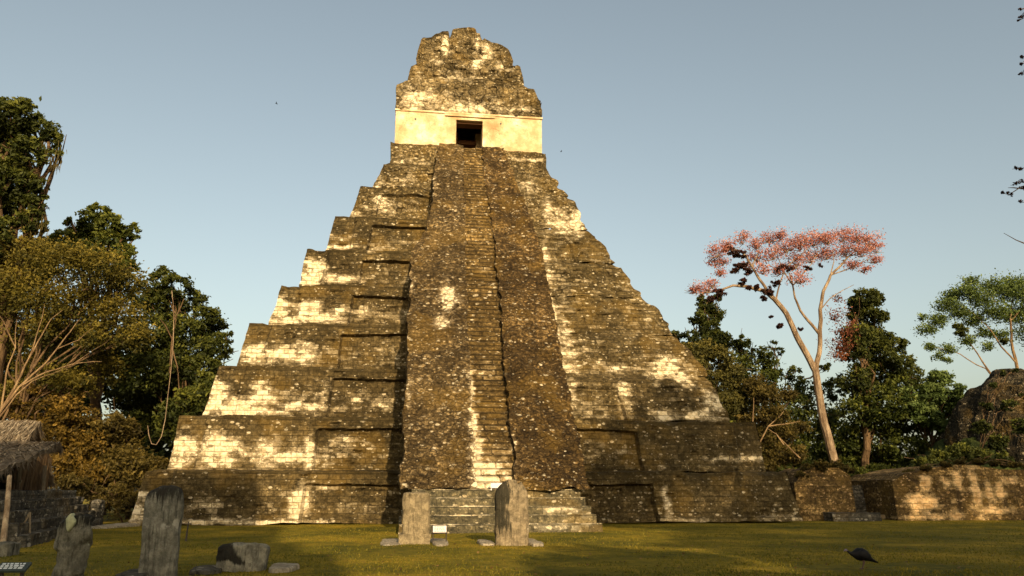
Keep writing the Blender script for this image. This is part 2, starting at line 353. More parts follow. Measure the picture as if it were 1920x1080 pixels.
def terrace(i):
    z0, z1, sb, s1, sn = ZT[i], ZT[i+1], SB[i], STP[i], SB[i+1]
    nr, nt = 26, 9
    V = np.concatenate([np.linspace(0, .78, nr), np.linspace(.78, 1, nt)[1:]])
    K = V/.78; s = np.where(V <= .78, sb+(s1-sb)*K, s1+(sn+.12-s1)*(V-.78)/.22); z = np.where(V <= .78, z0+(z1-z0)*K, z1+.02*(V-.78)/.22)
    se = sb+(sn-sb)*V; ze = z0+(z1-z0)*V                # eroded slope
    band = sst(.40, .415, np.abs(z1-z-.42))*0 + (z < z1-.68)*1.
    foot = (z < z0+.30)*1.
    m = M()
    def side(dirn, W, du):
        nu = max(8, int(2*(18-sb)/du)); t = np.linspace(-1, 1, nu)
        T, VV = np.meshgrid(t, np.arange(len(V)), indexing='ij')
        S = s[VV]; Z = z[VV]; SE = se[VV]; ZE = ze[VV]; B = band[VV]; FT = foot[VV]
        x = T*(18-S)
        if dirn == 'f':
            wx = T*(18-sb)
            inner = (np.abs(wx) < PANEL[i])*1.
            wob = .25*vn(np.stack([Z*0, Z, T*0+i], -1), .8, 5)
            outer = (np.abs(wx)+wob > (18-sb)-1.5)*1.
            r = inner*B*.38+outer*(.22)*(i < 7)-FT*.14*(1-inner*0)
            # erosion of the right flank and of the uppermost terraces
            if i >= 2: e = sst(1.5, 4.0, wx)
            else: e = np.zeros_like(wx)
            e = e*(.80+.30*vn(np.stack([Z*0+.3, ZE, Z*0], -1), .55, 88))
            if i == 2: e = e*sst(z0+.1, z0+1.2, ZE)
            e = np.clip(e, 0, 1)
            e = np.maximum(e, (.55 if i == 8 else .28 if i == 7 else .06)*(1+0*wx))
            e = np.clip(e + .25*(i >= 7)*(wx < 2)*(1-np.abs(T)**8)*vn(np.stack([wx, Z, Z*0], -1), .7, 9), 0, 1)
            r = r*(1-e)
            Sx = S+(SE-S)*e; Zx = Z+(ZE-Z)*e
            x = T*(18-Sx); y = Sx+r
            bulge = e*(.40*vn(np.stack([x, Zx, Zx*0], -1), .33, 3)+.2*vn(np.stack([x, Zx, Zx*0], -1), .9, 4))
            y = y+bulge*(1-np.abs(T)**6)
            P = np.stack([XA+x, D0+y, Zx], -1)
        elif dirn in 'lr':
            e = (.80+.30*vn(np.stack([Z*0+.3, ZE, Z*0], -1), .55, 88)).clip(0, 1) if (dirn == 'r' and i >= 2) else 0. if dirn == 'r' else (.55 if i == 8 else .28 if i == 7 else .06)
            Sx = S+(SE-S)*e; Zx = Z+(ZE-Z)*e
            e1_ = e
            r0 = .22*(i < 7)*(1-e)
            yy = Sx+r0*(T < -.999)+(T+1)/2*(36-2*Sx)
            xx = (18-Sx)*(1 if dirn == 'r' else -1)
            P = np.stack([XA+xx, D0+yy, Zx], -1)
        else:
            P = np.stack([XA+x, D0+36-S, Z], -1)
            e = 0.
        er = e if np.ndim(e) else np.full(T.shape, float(e))
        # whole blocks stand proud or sit back
        cz = np.floor(P[..., 2]/.30); along = P[..., 0] if dirn in 'fb' else P[..., 1]
        cx = np.floor(along/.52+.5*(cz % 2)).astype(np.int64)
        hb = _h(cx, cz.astype(np.int64), cx*0+i, 3)-.5
        off = hb*(.05+.13*er)*(1-np.abs(T)**30)
        gone = (_h(cx, cz.astype(np.int64), cx*0+i, 8) > .965)*.13*(1-np.abs(T)**30)*(V[VV] < .77)
        off = -off-gone
        if dirn == 'f': P[..., 1] -= off
        elif dirn == 'l': P[..., 0] -= off
        elif dirn == 'r': P[..., 0] += off
        er3 = (er if np.ndim(er) else np.full(T.shape, er))[..., None]
        P = P+vec_noise(P, 1.1, .035, i, 2)*(1+1.6*er3)+vec_noise(P, .35, .07, 40+i, 1)+vec_noise(P, 3., .025, 60, 1)*(1+er3)
        # edges crumble
        P[..., 2] -= np.clip(fbm(P, .8, 77, 2)-.15, 0, 1)*.45*np.exp(-((V[VV]-.78)/.10)**2)
        if i >= 2 and dirn in 'fr':
            qz = np.stack([P[..., 2]*0+.7, P[..., 2], P[..., 2]*0], -1); bz_ = .38*vn(qz, .42, 91)+.30*vn(qz, 1.1, 92)+.12*vn(qz, 3., 93)-.05
            wgt = (np.clip(T, 0, 1)**4 if dirn == 'f' else 1.); P[..., 0] += bz_*wgt
        hh = V[VV]/.78; nx_ = vn(np.stack([P[..., 0]*.5, P[..., 2]*0+i, P[..., 0]*0], -1), 1., 17)
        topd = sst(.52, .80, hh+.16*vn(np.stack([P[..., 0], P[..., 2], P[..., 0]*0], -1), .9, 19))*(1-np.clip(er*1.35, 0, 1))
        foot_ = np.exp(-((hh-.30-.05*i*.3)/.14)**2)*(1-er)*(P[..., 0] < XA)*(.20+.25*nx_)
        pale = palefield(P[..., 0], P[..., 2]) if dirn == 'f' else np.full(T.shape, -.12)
        pale = np.maximum(pale, foot_+.12*(i > 1))*(1-topd*.60)-topd*.78*(1-np.clip(pale, 0, .9))-.55*sst(.925, .965, hh)*(1-np.clip(er*1.35, 0, 1))  # lichen band towards the top, plus a painted shadow line along the ledge edge
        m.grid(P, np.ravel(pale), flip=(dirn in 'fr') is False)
    side('f', 0, .13); side('l', 0, .5); side('r', 0, .25); side('b', 0, .9)
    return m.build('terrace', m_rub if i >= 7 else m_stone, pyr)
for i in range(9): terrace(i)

# solid stone slab helper: columns between z0 and a top line, with rubble relief on every side
def slab(name, x0, x1, y0, y1, z0, top, mat, parent, du=.12, amp=.10, lean=0., relief=.18, pale=None, seed=0, label=None, side_amp=.12, smooth=False):
    m = M()
    xs = np.linspace(x0, x1, max(4, int(abs(x1-x0)/du))); tops = np.array([top(x) for x in xs]) if callable(top) else np.full(len(xs), float(top))
    nz = max(4, int((tops.max()-z0)/du)); tv = np.linspace(0, 1, nz)
    X, TV = np.meshgrid(xs, tv, indexing='ij'); Z = z0+TV*(tops[:, None]-z0)
    def dis(P):
        P = P+vec_noise(P, 1.3, amp, seed, 3)
        P = P+vec_noise(P, 4., amp*.35, seed+5, 1)
        return P
    Y = y0+lean*(Z-z0)
    blk = (_h(np.floor(X/.55).astype(int), np.floor(Z/.42).astype(int), (X*0).astype(int), 5+seed)-.5)*relief
    Fr = dis(np.stack([X, Y+blk*np.sin(PI*np.clip(TV, .0, 1))**.3*np.sin(PI*(X-x0)/(x1-x0))**.3, Z], -1))
    Bk = dis(np.stack([X, np.full_like(X, y1)-0*lean*(Z-z0), Z], -1))
    pa = (lambda P: np.ravel(palefield(P[..., 0], P[..., 2], pale))) if pale else (lambda P: np.full(P.shape[0]*P.shape[1], -.1))
    m.grid(Fr, pa(Fr)); m.grid(Bk, pa(Bk), flip=True)
    ny = max(3, int((y1-y0)/(du*2.2)))
    t = np.linspace(0, 1, ny)[None, :, None]
    Tp = dis(Fr[:, -1][:, None]*0+np.stack([X[:, -1], y0+lean*(Z[:, -1]-z0), Z[:, -1]], -1)[:, None]*(1-t)+np.stack([X[:, -1], X[:, -1]*0+y1, Z[:, -1]], -1)[:, None]*t)
    Tp[:, 0] = Fr[:, -1]; Tp[:, -1] = Bk[:, -1]
    m.grid(Tp, pa(Tp))
    for e, fl in ((0, False), (-1, True)):
        a = np.stack([X[e], Y[e], Z[e]], -1); b = np.stack([X[e], X[e]*0+y1, Z[e]], -1)
        G = a[None]*(1-t.transpose(1, 0, 2))+b[None]*t.transpose(1, 0, 2); G = dis(G); G[0] = Fr[e]; G[-1] = Bk[e]
        m.grid(G, pa(G), flip=not fl)
    return m.build(name, mat, parent, label=label, smooth=smooth)

# platform under the temple
slab('temple_platform', XA-5.95, XA+5.9, 56.2, 68., 25.0, lambda x: 27.1 if x < XA-2.4 else 26.95, m_rub, pyr, lean=.12, amp=.10, relief=.2,
     pale=[(XA+4.5, 26.3, 1.6, .12, .9), (XA-4.5, 25.6, 1.6, .25, .7)])

# --- stairway: ramp surface Y(z)
def yr(z): return 36.4+(z-1.75)*.790
def onramp(px, py): return onslope(px, py, 36.4-1.75*.79, .79)
def tab(L):
    A = sorted([(onramp(*q)[2], onramp(*q)[0]) for q in L]); a = np.array(A)
    return lambda z: np.interp(z, a[:, 0], a[:, 1])
XL = tab([(822,285),(815,330),(806,400),(790,445),(771,482),(768,560),(762,700),(755,800),(751,900),(750,935)])
XR = tab([(945,285),(962,330),(990,400),(1015,480),(1030,560),(1055,700),(1075,800),(1092,890),(1110,935)])
XG = tab([(905,285),(915,380),(925,450),(935,560),(944,700),(954,800),(964,900),(966,935)])
XM = tab([(868,285),(872,450),(874,560),(880,690),(886,800),(893,935)])
SP = []
for px, py, rx, ry, st in [(842,562,15,24,1),(828,607,13,12,1),(884,730,5,40,.9),(888,800,9,40,1),(895,860,14,50,1.05),(925,880,34,35,.85),(915,915,30,25,1.1),(905,700,15,10,.6),(912,505,10,5,.7),(800,780,14,6,.4),(812,740,8,22,.3),(765,740,6,30,.6),(770,530,5,18,.7),(960,830,6,20,.7),(880,325,40,14,.3),(810,350,6,20,.7),(990,340,22,10,.6),(938,540,6,20,.3),(850,880,30,20,.3),(920,690,20,20,.35),(920,780,30,50,.25)]:
    c = onramp(px, py); e = onramp(px+rx, py); u = onramp(px, py-ry); SP.append((c[0], c[2], e[0]-c[0], u[2]-c[2], st))
def ramp(name, fa, fb, out, z0, z1, step, mat, rough, label=None, skew=0., capl=True, capr=True, nx=40, topout=None):
    nz = int((z1-z0)/.075); zs = np.linspace(z0, z1, nz); t = np.linspace(0, 1, nx)
    T, Z = np.meshgrid(t, zs, indexing='ij')
    A = fa(zs); B = fb(zs); jit = .10*fbm(np.stack([zs, zs*0, zs*0+out], -1), 1.1, 5, 3)
    X = (A+jit)[None]*(1-T)+(B+.5*jit)[None]*T
    o = out if topout is None else out+(topout-out)*sst(14, 19, Z)
    Y = yr(Z)-o
    # treads and risers
    ph = (Z/step) % 1.; Yq = (np.floor(Z/step)*step+step*sst(.80, 1., ph)-Z)*.79
    k = np.clip(1-rough+.5*vn(np.stack([X, Z, Z*0], -1), .8, 3)*rough, .0, 1)
    Y = Y-Yq*-1*k*0+Yq*k
    Y = Y+rough*(.22*fbm(np.stack([X, Z, Z*0], -1), .5, 31, 2)+.16*vn(np.stack([X, Z, Z*0], -1), 1.7, 37))*(.4+.6*np.sin(PI*np.clip(T, .05, .95)))
    P = np.stack([X, Y, Z], -1)
    P = P+vec_noise(P, 1.6, .05+.05*rough, 71, 2)+vec_noise(P, 4.5, .02+.045*rough, 72, 1)
    m = M(); m.grid(P, np.ravel(palefield(P[..., 0], P[..., 2], SP)))
    for e, on, fl in ((0, capl, True), (-1, capr, False)):
        if not on: continue
        q = np.linspace(0, 1, 9); G = P[e][:, None]*np.ones((1, 9, 1)); yb = np.maximum(yr(Z[e])+5., 0)
        G = G.copy(); G[:, :, 1] = P[e][:, 1][:, None]*(1-q)+np.minimum(yb, 60)[:, None]*q
        G[:, 1:-1] += vec_noise(G[:, 1:-1], 1.2, .08, 12, 2)
        m.grid(G, -.1, flip=fl)
    top = P[:, -1]; G = np.stack([top, top+[0, 3., .02]], 1); m.grid(G, -.1, flip=False)
    return m.build(name, mat, pyr, label=label)
ramp('stair_flank', XL, XM, .42, 1.75, 27.0, .34, m_ramp, .70, capr=True, nx=34, label='left rubble covered half of the broad stair')
ramp('stairway', lambda z: XM(z)-.15, lambda z: XG(z)+.15, 0., 1.75, 26.9, .34, m_steps, .16, nx=24, capl=False, capr=False, label='narrow flight of worn steps up the middle')
ramp('stair_flank', XG, XR, .62, 1.75, 27.0, .34, m_ramp2, .95, nx=34, topout=.30, label='right rubble wedge standing proud of the steps')
# lowest broad steps
m_stepstone = stone_mat('step_stone', dark=(.03, .028, .018), mid=(.12, .10, .055), tan=(.24, .19, .10), speck=1.1, rowh=.35, bw=.8, streak=.5)
for k in range(5):
    z0 = .35*k; x0 = .05+.12*k; x1 = 8.55-.13*k-.05*(k > 2)
    slab('stair_step', x0, x1, 34.4+.40*k, 46.-.05*k, z0-.06, z0+.35, m_stepstone, pyr, du=.16, amp=.028, relief=.03, seed=k,
         pale=[(6.6+.3*k, z0+.18, .9, .12, .95 if k in (0, 2) else .3), (2, z0+.36, 3, .05, .8), (6, z0+.36, 3, .05, .7)])

# --- the temple on top
ZF, ZR = 27.05, 30.18; YT = 57.3; WL, WR = XA-5.73, XA+5.70
DX0, DX1, DZ = XA-1.05, XA+1.02, 29.74
tw = M()
def pl_grid(x0, x1, z0, z1, y):
    xs = np.linspace(x0, x1, max(3, int((x1-x0)/.15))); zs = np.linspace(z0, z1, max(3, int((z1-z0)/.15)))
    X, Z = np.meshgrid(xs, zs, indexing='ij'); P = np.stack([X, X*0+y, Z], -1); P[..., 1] += .03*fbm(P, .9, 3, 2); return P
tw.grid(pl_grid(WL, DX0, ZF, ZR, YT)); tw.grid(pl_grid(DX1, WR, ZF, ZR, YT)); tw.grid(pl_grid(DX0, DX1, DZ, ZR, YT))
tw.box(WL+.01, DX0, YT+.06, YT+1.3, ZF, ZR-.01); tw.box(DX1, WR-.01, YT+.06, YT+1.3, ZF, ZR-.01); tw.box(DX0+.002, DX1-.002, YT+.06, YT+1.25, DZ+.01, ZR-.012)
tw.box(WL+.02, WL+1.4, YT+1.3, 67, ZF, ZR-.01); tw.box(WR-1.4, WR-.02, YT+1.3, 67, ZF, ZR-.01); tw.box(WL+1.4, WR-1.4, 66, 66.98, ZF, ZR-.02)
tw.box(WL+1.4, XA-.7, YT+3.2, YT+4.2, ZF, ZR-.03); tw.box(XA+.75, WR-1.4, YT+3.2, YT+4.2, ZF, ZR-.03)
tw.build('temple_wall', m_plaster, pyr)
M().box(DX0-.08, DX1+.08, YT+.35, YT+1.2, DZ-.14, DZ+.0).build('door_lintel', m_inside, pyr); M().box(XA-.75, XA+.8, YT+3.1, YT+4.25, DZ-.62, DZ-.30).build('door_lintel', m_inside, pyr)
co = M(); co.box(XA-1.95, XA+2.0, YT-.13, YT-.015, ZR-.20, ZR-.04); co.box(WL-.06, WR+.06, YT-.10, YT+.3, ZR+.0, ZR+.14)
co.build('cornice', m_plaster, pyr)
for hx, hz in ((779, 223), (939, 232)):
    q = at(hx, hz, YT-.03); M().tube([q+[0, .04, 0], q-[0, .012, 0]], .07, 8).build('dark_hole_disc', m_signdark, pyr)  # dark disc on the wall face, painting the shade inside a small hole

def sil(L, Y):          # silhouette points -> top line function
    P = np.array([at(x, y, Y) for x, y in L]); return lambda x: float(np.interp(x, P[:, 0], P[:, 2]))
CP = []
for px, py, rx, ry, st in [(790,185,35,14,.8),(880,205,45,16,.8),(770,205,20,8,.7),(960,205,25,10,.5),(840,65,7,14,1),(915,80,9,16,.9),(899,62,6,12,.8),(825,105,10,8,.8),(895,105,10,12,.9),(790,135,14,8,.5),(840,140,12,14,.5),(945,118,14,6,.7),(870,140,25,14,.4),(770,165,14,6,.6)]:
    c = at(px, py, YT); e = at(px+rx, py, YT); u = at(px, py-ry, YT); CP.append((c[0], c[2], e[0]-c[0], u[2]-c[2], st))
CQ = [(x*1.03-.1, z*1.02-.4, rx, rz, s) for x, z, rx, rz, s in CP]
a = at(743, 150, YT)
f1 = sil([(735,160),(748,156),(762,150),(790,146),(900,146),(978,158),(990,164),(1002,166),(1010,185),(1020,190)], YT)
slab('frieze', WL-.02, WR+.04, YT-.05, 67, ZR+.05, f1, m_comb, pyr, du=.10, lean=.06, amp=.085, relief=.26, pale=CP, seed=3)
Y2 = 58.4; l = at(762, 130, Y2)[0]; r = at(982, 140, Y2)[0]
f2 = sil([(755,150),(764,150),(768,124),(778,119),(800,110),(930,110),(960,120),(975,125),(979,140),(984,160)], Y2)
slab('comb_base', l, r, Y2, 65.5, 31.5, f2, m_comb, pyr, du=.10, lean=.04, amp=.085, relief=.26, pale=CQ, seed=5)
Y3 = 59.4; l = at(782, 100, Y3)[0]; r = at(962, 100, Y3)[0]
f3 = sil([(780,118),(783,100),(788,72),(792,66),(808,66),(815,61),(824,60),(828,55),(841,54),(842.5,68),(845,68),(847,51),(858,48),(872,47),(888,49),(893,52),(895,58),(902,60),(904,72),(907,72),(909,68),(922,76),(935,78),(945,82),(955,90),(959,104),(962,112),(966,118)], Y3)
slab('roof_comb', l, r, Y3, 63.5, 33., f3, m_comb, pyr, du=.09, lean=.05, amp=.085, relief=.26, pale=[(x*1.045-.2, z*1.035-.95, rx, rz, s) for x, z, rx, rz, s in CP], seed=9)

# ------------------------------------------------------------------ GROUND
g = M()
xs = np.concatenate([np.linspace(-600, -45, 12), np.linspace(-40, 60, 201), np.linspace(70, 600, 12)]); ys = np.concatenate([np.linspace(-300, 5, 20), np.linspace(8, 62, 109), np.linspace(70, 1500, 20)])
X, Y = np.meshgrid(xs, ys, indexing='ij'); P = np.stack([X, Y, X*0], -1); P[..., 2] = .045*fbm(P, .15, 4, 2)-.03+.015*fbm(P, .8, 9, 1)
g.grid(P, flip=False); tag(g.build('ground', m_turf, smooth=True), kind='structure')
# short grass
gb = M(); n = 90000
yy = 14.5+30*RNG.random(n)**1.5; xx = (RNG.random(n)*1.5-.62)*yy*.98+yy*.05
cc = np.stack([xx, yy, np.zeros(n)], -1); keep = vn(cc, .5, 2)+.6*vn(cc, 2.2, 5) > -.55; cc = cc[keep]; n = len(cc)
cc[:, 2] = .045*fbm(np.stack([cc[:, 0], cc[:, 1], cc[:, 0]*0], -1), .15, 4, 2)-.035
th = RNG.random(n)*2*PI; w = RNG.uniform(.008, .02, n); hgt = RNG.uniform(.02, .06, n)*(1+.7*(RNG.random(n) > .95))
d = np.stack([np.cos(th)*w, np.sin(th)*w, th*0], -1); tip = np.stack([RNG.normal(0, .02, n), RNG.normal(0, .02, n), hgt], -1)
V = np.stack([cc-d, cc+d, cc+tip], 1).reshape(-1, 3)
gb.add(V, F3=np.arange(3*n).reshape(n, 3), attr=np.repeat(np.clip(RNG.normal(.5, .2, n)+.25*vn(cc, .4, 8), 0, 1), 3))
tag(gb.build('grass', L_grass), 'short dry yellow green lawn grass across the plaza', 'grass', kind='stuff')

lt = M(); n = 1500; yy = 15+26*RNG.random(n)**1.4; xx = (RNG.random(n)*1.4-.58)*yy
c = np.stack([xx, yy, .045*fbm(np.stack([xx, yy, xx*0], -1), .15, 4, 2)-.005+.01*RNG.random(n)], -1); th = RNG.random(n)*2*PI; w = RNG.uniform(.02, .055, n)
a = np.stack([np.cos(th)*w, np.sin(th)*w, RNG.normal(0, .01, n)], -1); b = np.stack([-np.sin(th)*w*.5, np.cos(th)*w*.5, RNG.normal(.006, .006, n)], -1)
lt.add(np.stack([c-a, c-b, c+a, c+b], 1).reshape(-1, 3), np.arange(4*n).reshape(n, 4), attr=np.repeat(RNG.random(n), 4))
tag(lt.build('leaf_litter', leaf_mat('dry_leaf_litter', (.05, .025, .008), (.16, .08, .02), (.34, .2, .07))), 'small dry brown leaves scattered over the lawn', 'leaf litter', kind='stuff')

# ------------------------------------------------------------------ STELAE AND STONES
def block(name, px0, px1, pyb, pyt, Yd, thick, mat, label, cat, crown=.25, lean=0., expo=4., taper=0., amp=.03, group=None, skewtop=0., dark_top=.0, notch=None, seed=0, parent=None, darkl=0.):
    a = at(px0, pyb, Yd); b = at(px1, pyb, Yd); z1 = at((px0+px1)/2, pyt, Yd)[2]
    w = (b[0]-a[0])/2; cx = (a[0]+b[0])/2; nz, nu = 60, 72
    tv = np.concatenate([np.linspace(0, 1-crown, 40), 1-crown+crown*np.sin(np.linspace(0, PI/2, 26)[1:])]); th = np.arange(nu)*2*PI/nu
    TH, TV = np.meshgrid(th, tv, indexing='ij')
    cr = np.clip((TV-(1-crown))/crown, 0, 1); sc = np.sqrt(np.clip(1-cr**2.6, 0, 1))
    c_, s_ = np.cos(TH), np.sin(TH); rr = (np.abs(c_)**expo+np.abs(s_)**expo)**(-1/expo)
    X = cx+rr*c_*w*(1-taper*TV)*(.12+.88*sc)*(sc > .0)+lean*TV*z1+skewtop*cr; Yv = Yd+rr*s_*thick/2*(.55+.45*sc); Z = TV*z1-.05
    if notch:
        nx, nd, nw = notch; Z = Z-nd*np.exp(-((X-cx-nx*w)/(nw*w))**2)*sst(.8, 1, TV)
    P = np.stack([X, Yv, Z], -1); P = P+vec_noise(P, 2.2, amp, seed, 3)+vec_noise(P, 7, amp*.3, seed+3, 1)
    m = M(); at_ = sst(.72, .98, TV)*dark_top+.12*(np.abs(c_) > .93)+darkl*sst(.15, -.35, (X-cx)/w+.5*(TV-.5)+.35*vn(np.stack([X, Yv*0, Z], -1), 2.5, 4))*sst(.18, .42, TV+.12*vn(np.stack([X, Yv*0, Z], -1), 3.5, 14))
    m.grid(P, np.ravel(at_), closeu=True, flip=False)
    top = P[:, -1]; m.add(np.vstack([top, top.mean(0)[None]+[0, 0, .01]]), F3=[[i, (i+1) % nu, nu] for i in range(nu)], attr=dark_top)
    o = m.build(name, mat, parent, smooth=True)
    if parent is None: tag(o, label, cat, group)
    return o
G1 = 'upright stone stelae on the plaza'
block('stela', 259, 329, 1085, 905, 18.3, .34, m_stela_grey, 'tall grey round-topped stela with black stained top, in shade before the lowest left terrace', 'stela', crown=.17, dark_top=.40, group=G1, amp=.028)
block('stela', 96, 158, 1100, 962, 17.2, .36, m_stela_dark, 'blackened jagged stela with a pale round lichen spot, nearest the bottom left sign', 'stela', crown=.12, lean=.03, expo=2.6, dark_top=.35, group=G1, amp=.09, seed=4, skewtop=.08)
li = M(); q = at(131, 980, 17.0); a_ = np.linspace(0, 2*PI, 18)[:-1]
ring = np.stack([q[0]+.085*np.cos(a_)*(1+.2*np.sin(3*a_+1)), q[1]+0*a_, q[2]+.15*np.sin(a_)*(1+.18*np.cos(4*a_))], -1)
for d_, s__ in ((0, 1.), (-.03, .8)):
    pass
R2 = ring.copy(); R2[:, 0] = q[0]+(ring[:, 0]-q[0])*.7; R2[:, 2] = q[2]+(ring[:, 2]-q[2])*.7; R2[:, 1] -= .05; R2[:, 1] += .03; R0 = ring.copy(); R0[:, 1] += .14
G = np.stack([R0, ring, R2, np.repeat((q-[0, .025, 0])[None], 17, 0)], 1); li.grid(G, 0., closeu=True)
stones_dark = [o for o in bpy.data.objects if o.get('label', '').startswith('blackened jagged')][0]
li_o = li.build('lichen_patch', simple('pale_lichen', (.34, .34, .20), .9, .55, 14.), stones_dark, smooth=True)
yC = 27.3
s3 = block('stela', 753, 804, 1022, 920, yC, .42, m_stela_ochre, 'sunlit ochre flat-topped stela standing beside the small framed sign left of the steps', 'stela', crown=.05, expo=5, dark_top=.1, group=G1, amp=.035, seed=7)
fb = M(); q0 = at(748, 1022, yC)[0]; q1 = at(806, 1022, yC)[0]; fb.box(q0, q1, yC-.32, yC+.3, -.05, .34, jit=.03); fb.build('footing', m_stela_ochre, s3)
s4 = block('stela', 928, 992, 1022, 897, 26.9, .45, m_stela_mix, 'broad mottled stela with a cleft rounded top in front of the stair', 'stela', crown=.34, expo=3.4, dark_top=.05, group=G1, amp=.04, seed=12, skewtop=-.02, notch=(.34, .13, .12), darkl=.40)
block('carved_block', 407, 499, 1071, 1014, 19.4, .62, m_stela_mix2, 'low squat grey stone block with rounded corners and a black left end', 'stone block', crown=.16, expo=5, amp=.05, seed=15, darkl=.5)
G2 = 'flat paving slabs at the feet of the stelae'
def flat(px0, px1, py0, py1, label, h=.07, mat=None, group=G2):
    a = ground(px0, py1); b = ground(px1, py1); c = ground((px0+px1)/2, py0)
    m = M(); n = 20; th = np.arange(n)*2*PI/n; cx, cy = (a[0]+b[0])/2, (a[1]+c[1])/2; rx, ry = (b[0]-a[0])/2, max(.12, (c[1]-a[1])/2)
    rr = (np.abs(np.cos(th))**4+np.abs(np.sin(th))**4)**(-.25)*(1+.07*np.sin(3*th+px0))
    rows = [(1.02, -.04), (1., h*.7), (.93, h), (.0, h*1.05)]
    G = np.stack([np.stack([cx+rx*rr*np.cos(th)*k, cy+ry*rr*np.sin(th)*k, th*0+z], -1) for k, z in rows], 1); G = G+vec_noise(G, 3, .02, int(px0), 2)
    m.grid(G, 0., closeu=True); tag(m.build('paving_slab', mat or m_slab), label, 'slab', group)
flat(712, 752, 1013, 1025, 'pale flat slab on the left side of the ochre stela')
flat(812, 845, 1012, 1025, 'pale flat slab under the legs of the small framed sign')
flat(902, 930, 1015, 1023, 'small pale slab at the left foot of the mottled stela')
flat(996, 1024, 1013, 1023, 'small pale slab at the right foot of the mottled stela')
flat(497, 549, 1063, 1073, 'thin pale slab at the right end of the squat block', .09)
flat(345, 408, 1062, 1075, 'dull grey slab between the tall grey stela and the squat block', .05, m_grey)
flat(205, 268, 1068, 1084, 'dull grey slab at the left foot of the tall grey stela', .05, m_grey)
flat(160, 205, 984, 992, 'pale kerb slab in the grass beside the stepped platform', .10)
flat(208, 232, 984, 989, 'small pale slab lying at the far left pyramid corner', .06)

# framed sign
q = ground(825, 1020); sg = empty('information_sign', (q[0], q[1], 0), 'small framed pale information sign on two thin legs beside the ochre stela', 'sign')
yS = q[1]; xl, xr = at(811, 1000, yS)[0], at(838, 1000, yS)[0]; zt, zb = at(825, 985, yS)[2], at(825, 999, yS)[2]
m = M(); m.add([[xl, yS, zb], [xr, yS, zb], [xr, yS+.14, zt], [xl, yS+.14, zt], [xl, yS+.03, zb-.01], [xr, yS+.03, zb-.01], [xr, yS+.17, zt-.01], [xl, yS+.17, zt-.01]],
               [[0, 1, 2, 3], [5, 4, 7, 6], [0, 4, 5, 1], [2, 6, 7, 3], [1, 5, 6, 2], [4, 0, 3, 7]]); m.build('panel', m_signwhite, sg)
for x in (xl+.02, xr-.02): M().tube([(x, yS+.06, -.03), (x, yS+.06, zb+.02)], .018, 8).build('leg', m_metal, sg)
m = M()
for a_, b_ in (((xl, yS-.01, zb), (xr, yS-.01, zb)), ((xl, yS+.13, zt), (xr, yS+.13, zt)), ((xl, yS-.01, zb), (xl, yS+.13, zt)), ((xr, yS-.01, zb), (xr, yS+.13, zt))): m.tube([a_, b_], .016, 6)
m.tube([(xl+.02, yS+.05, zb*.45), (xr-.02, yS+.05, zb*.45)], .012, 6)
m.build('frame', m_metal, sg)
m = M()
for k in range(4):
    f = .2+.2*k; z = zb+(zt-zb)*f; y = yS+.14*f-.006; x = xl+.06
    m = M()
    while x < xr-.08:
        l_ = RNG.uniform(.03, .08); m.box(x, min(x+l_, xr-.05), y-.004, y, z-.008, z+.008); x += l_+.02
    m.build('lettering', m_ink, sg)
# ground sign, bottom left
q = ground(20, 1082); sg = empty('ground_sign', (q[0]-.1, q[1], 0), 'low dark plaque with white lettering on the grass at the bottom left', 'sign')
yS = q[1]; xl, xr = at(-12, 1075, yS)[0], at(46, 1075, yS)[0]
m = M(); m.add([[xl, yS, .12], [xr, yS, .12], [xr, yS+.28, .26], [xl, yS+.28, .26], [xl, yS+.02, .08], [xr, yS+.02, .08], [xr, yS+.3, .22], [xl, yS+.3, .22]],
               [[0, 1, 2, 3], [5, 4, 7, 6], [0, 4, 5, 1], [2, 6, 7, 3], [1, 5, 6, 2], [4, 0, 3, 7]]); m.build('panel', m_signdark, sg)
for x in (xl+.1, xr-.1): M().box(x-.03, x+.03, yS+.1, yS+.16, -.05, .16).build('support', m_metal, sg)
m = M()
for k in range(3):
    f = .25+.25*k; x = xl+.05; m = M()
    while x < xr-.08:
        l_ = RNG.uniform(.03, .09); m.add([[x, yS+.28*f-.02, .12+.14*f+.0], [x+l_, yS+.28*f-.02, .12+.14*f+.0], [x+l_, yS+.28*f+.02, .14+.14*f+.004], [x, yS+.28*f+.02, .14+.14*f+.004]], [[0, 1, 2, 3]]); x += l_+.025
    m.build('lettering', m_inkwhite, sg)
# little plaque on the bottom step
q = at(931, 925, 35.9); m = M(); m.box(q[0]-.26, q[0]+.26, 35.9, 35.94, 1.42+.38, 1.42+.60); m.box(q[0]-.25, q[0]-.21, 35.945, 35.98, 1.70, 1.95); m.box(q[0]+.21, q[0]+.25, 35.945, 35.98, 1.70, 2.0)
tag(m.build('stair_notice', m_signwhite), 'small pale notice board at the foot of the narrow flight of steps', 'notice')
# stake in the lawn
q = ground(349, 1012); tag(M().tube([(q[0], q[1], -.05), (q[0]+.01, q[1], .30), (q[0]+.03, q[1], .62)], [.035, .03, .02], 7).build('wooden_stake', m_metal), 'thin dark stake in the lawn right of the tall grey stela', 'stake')

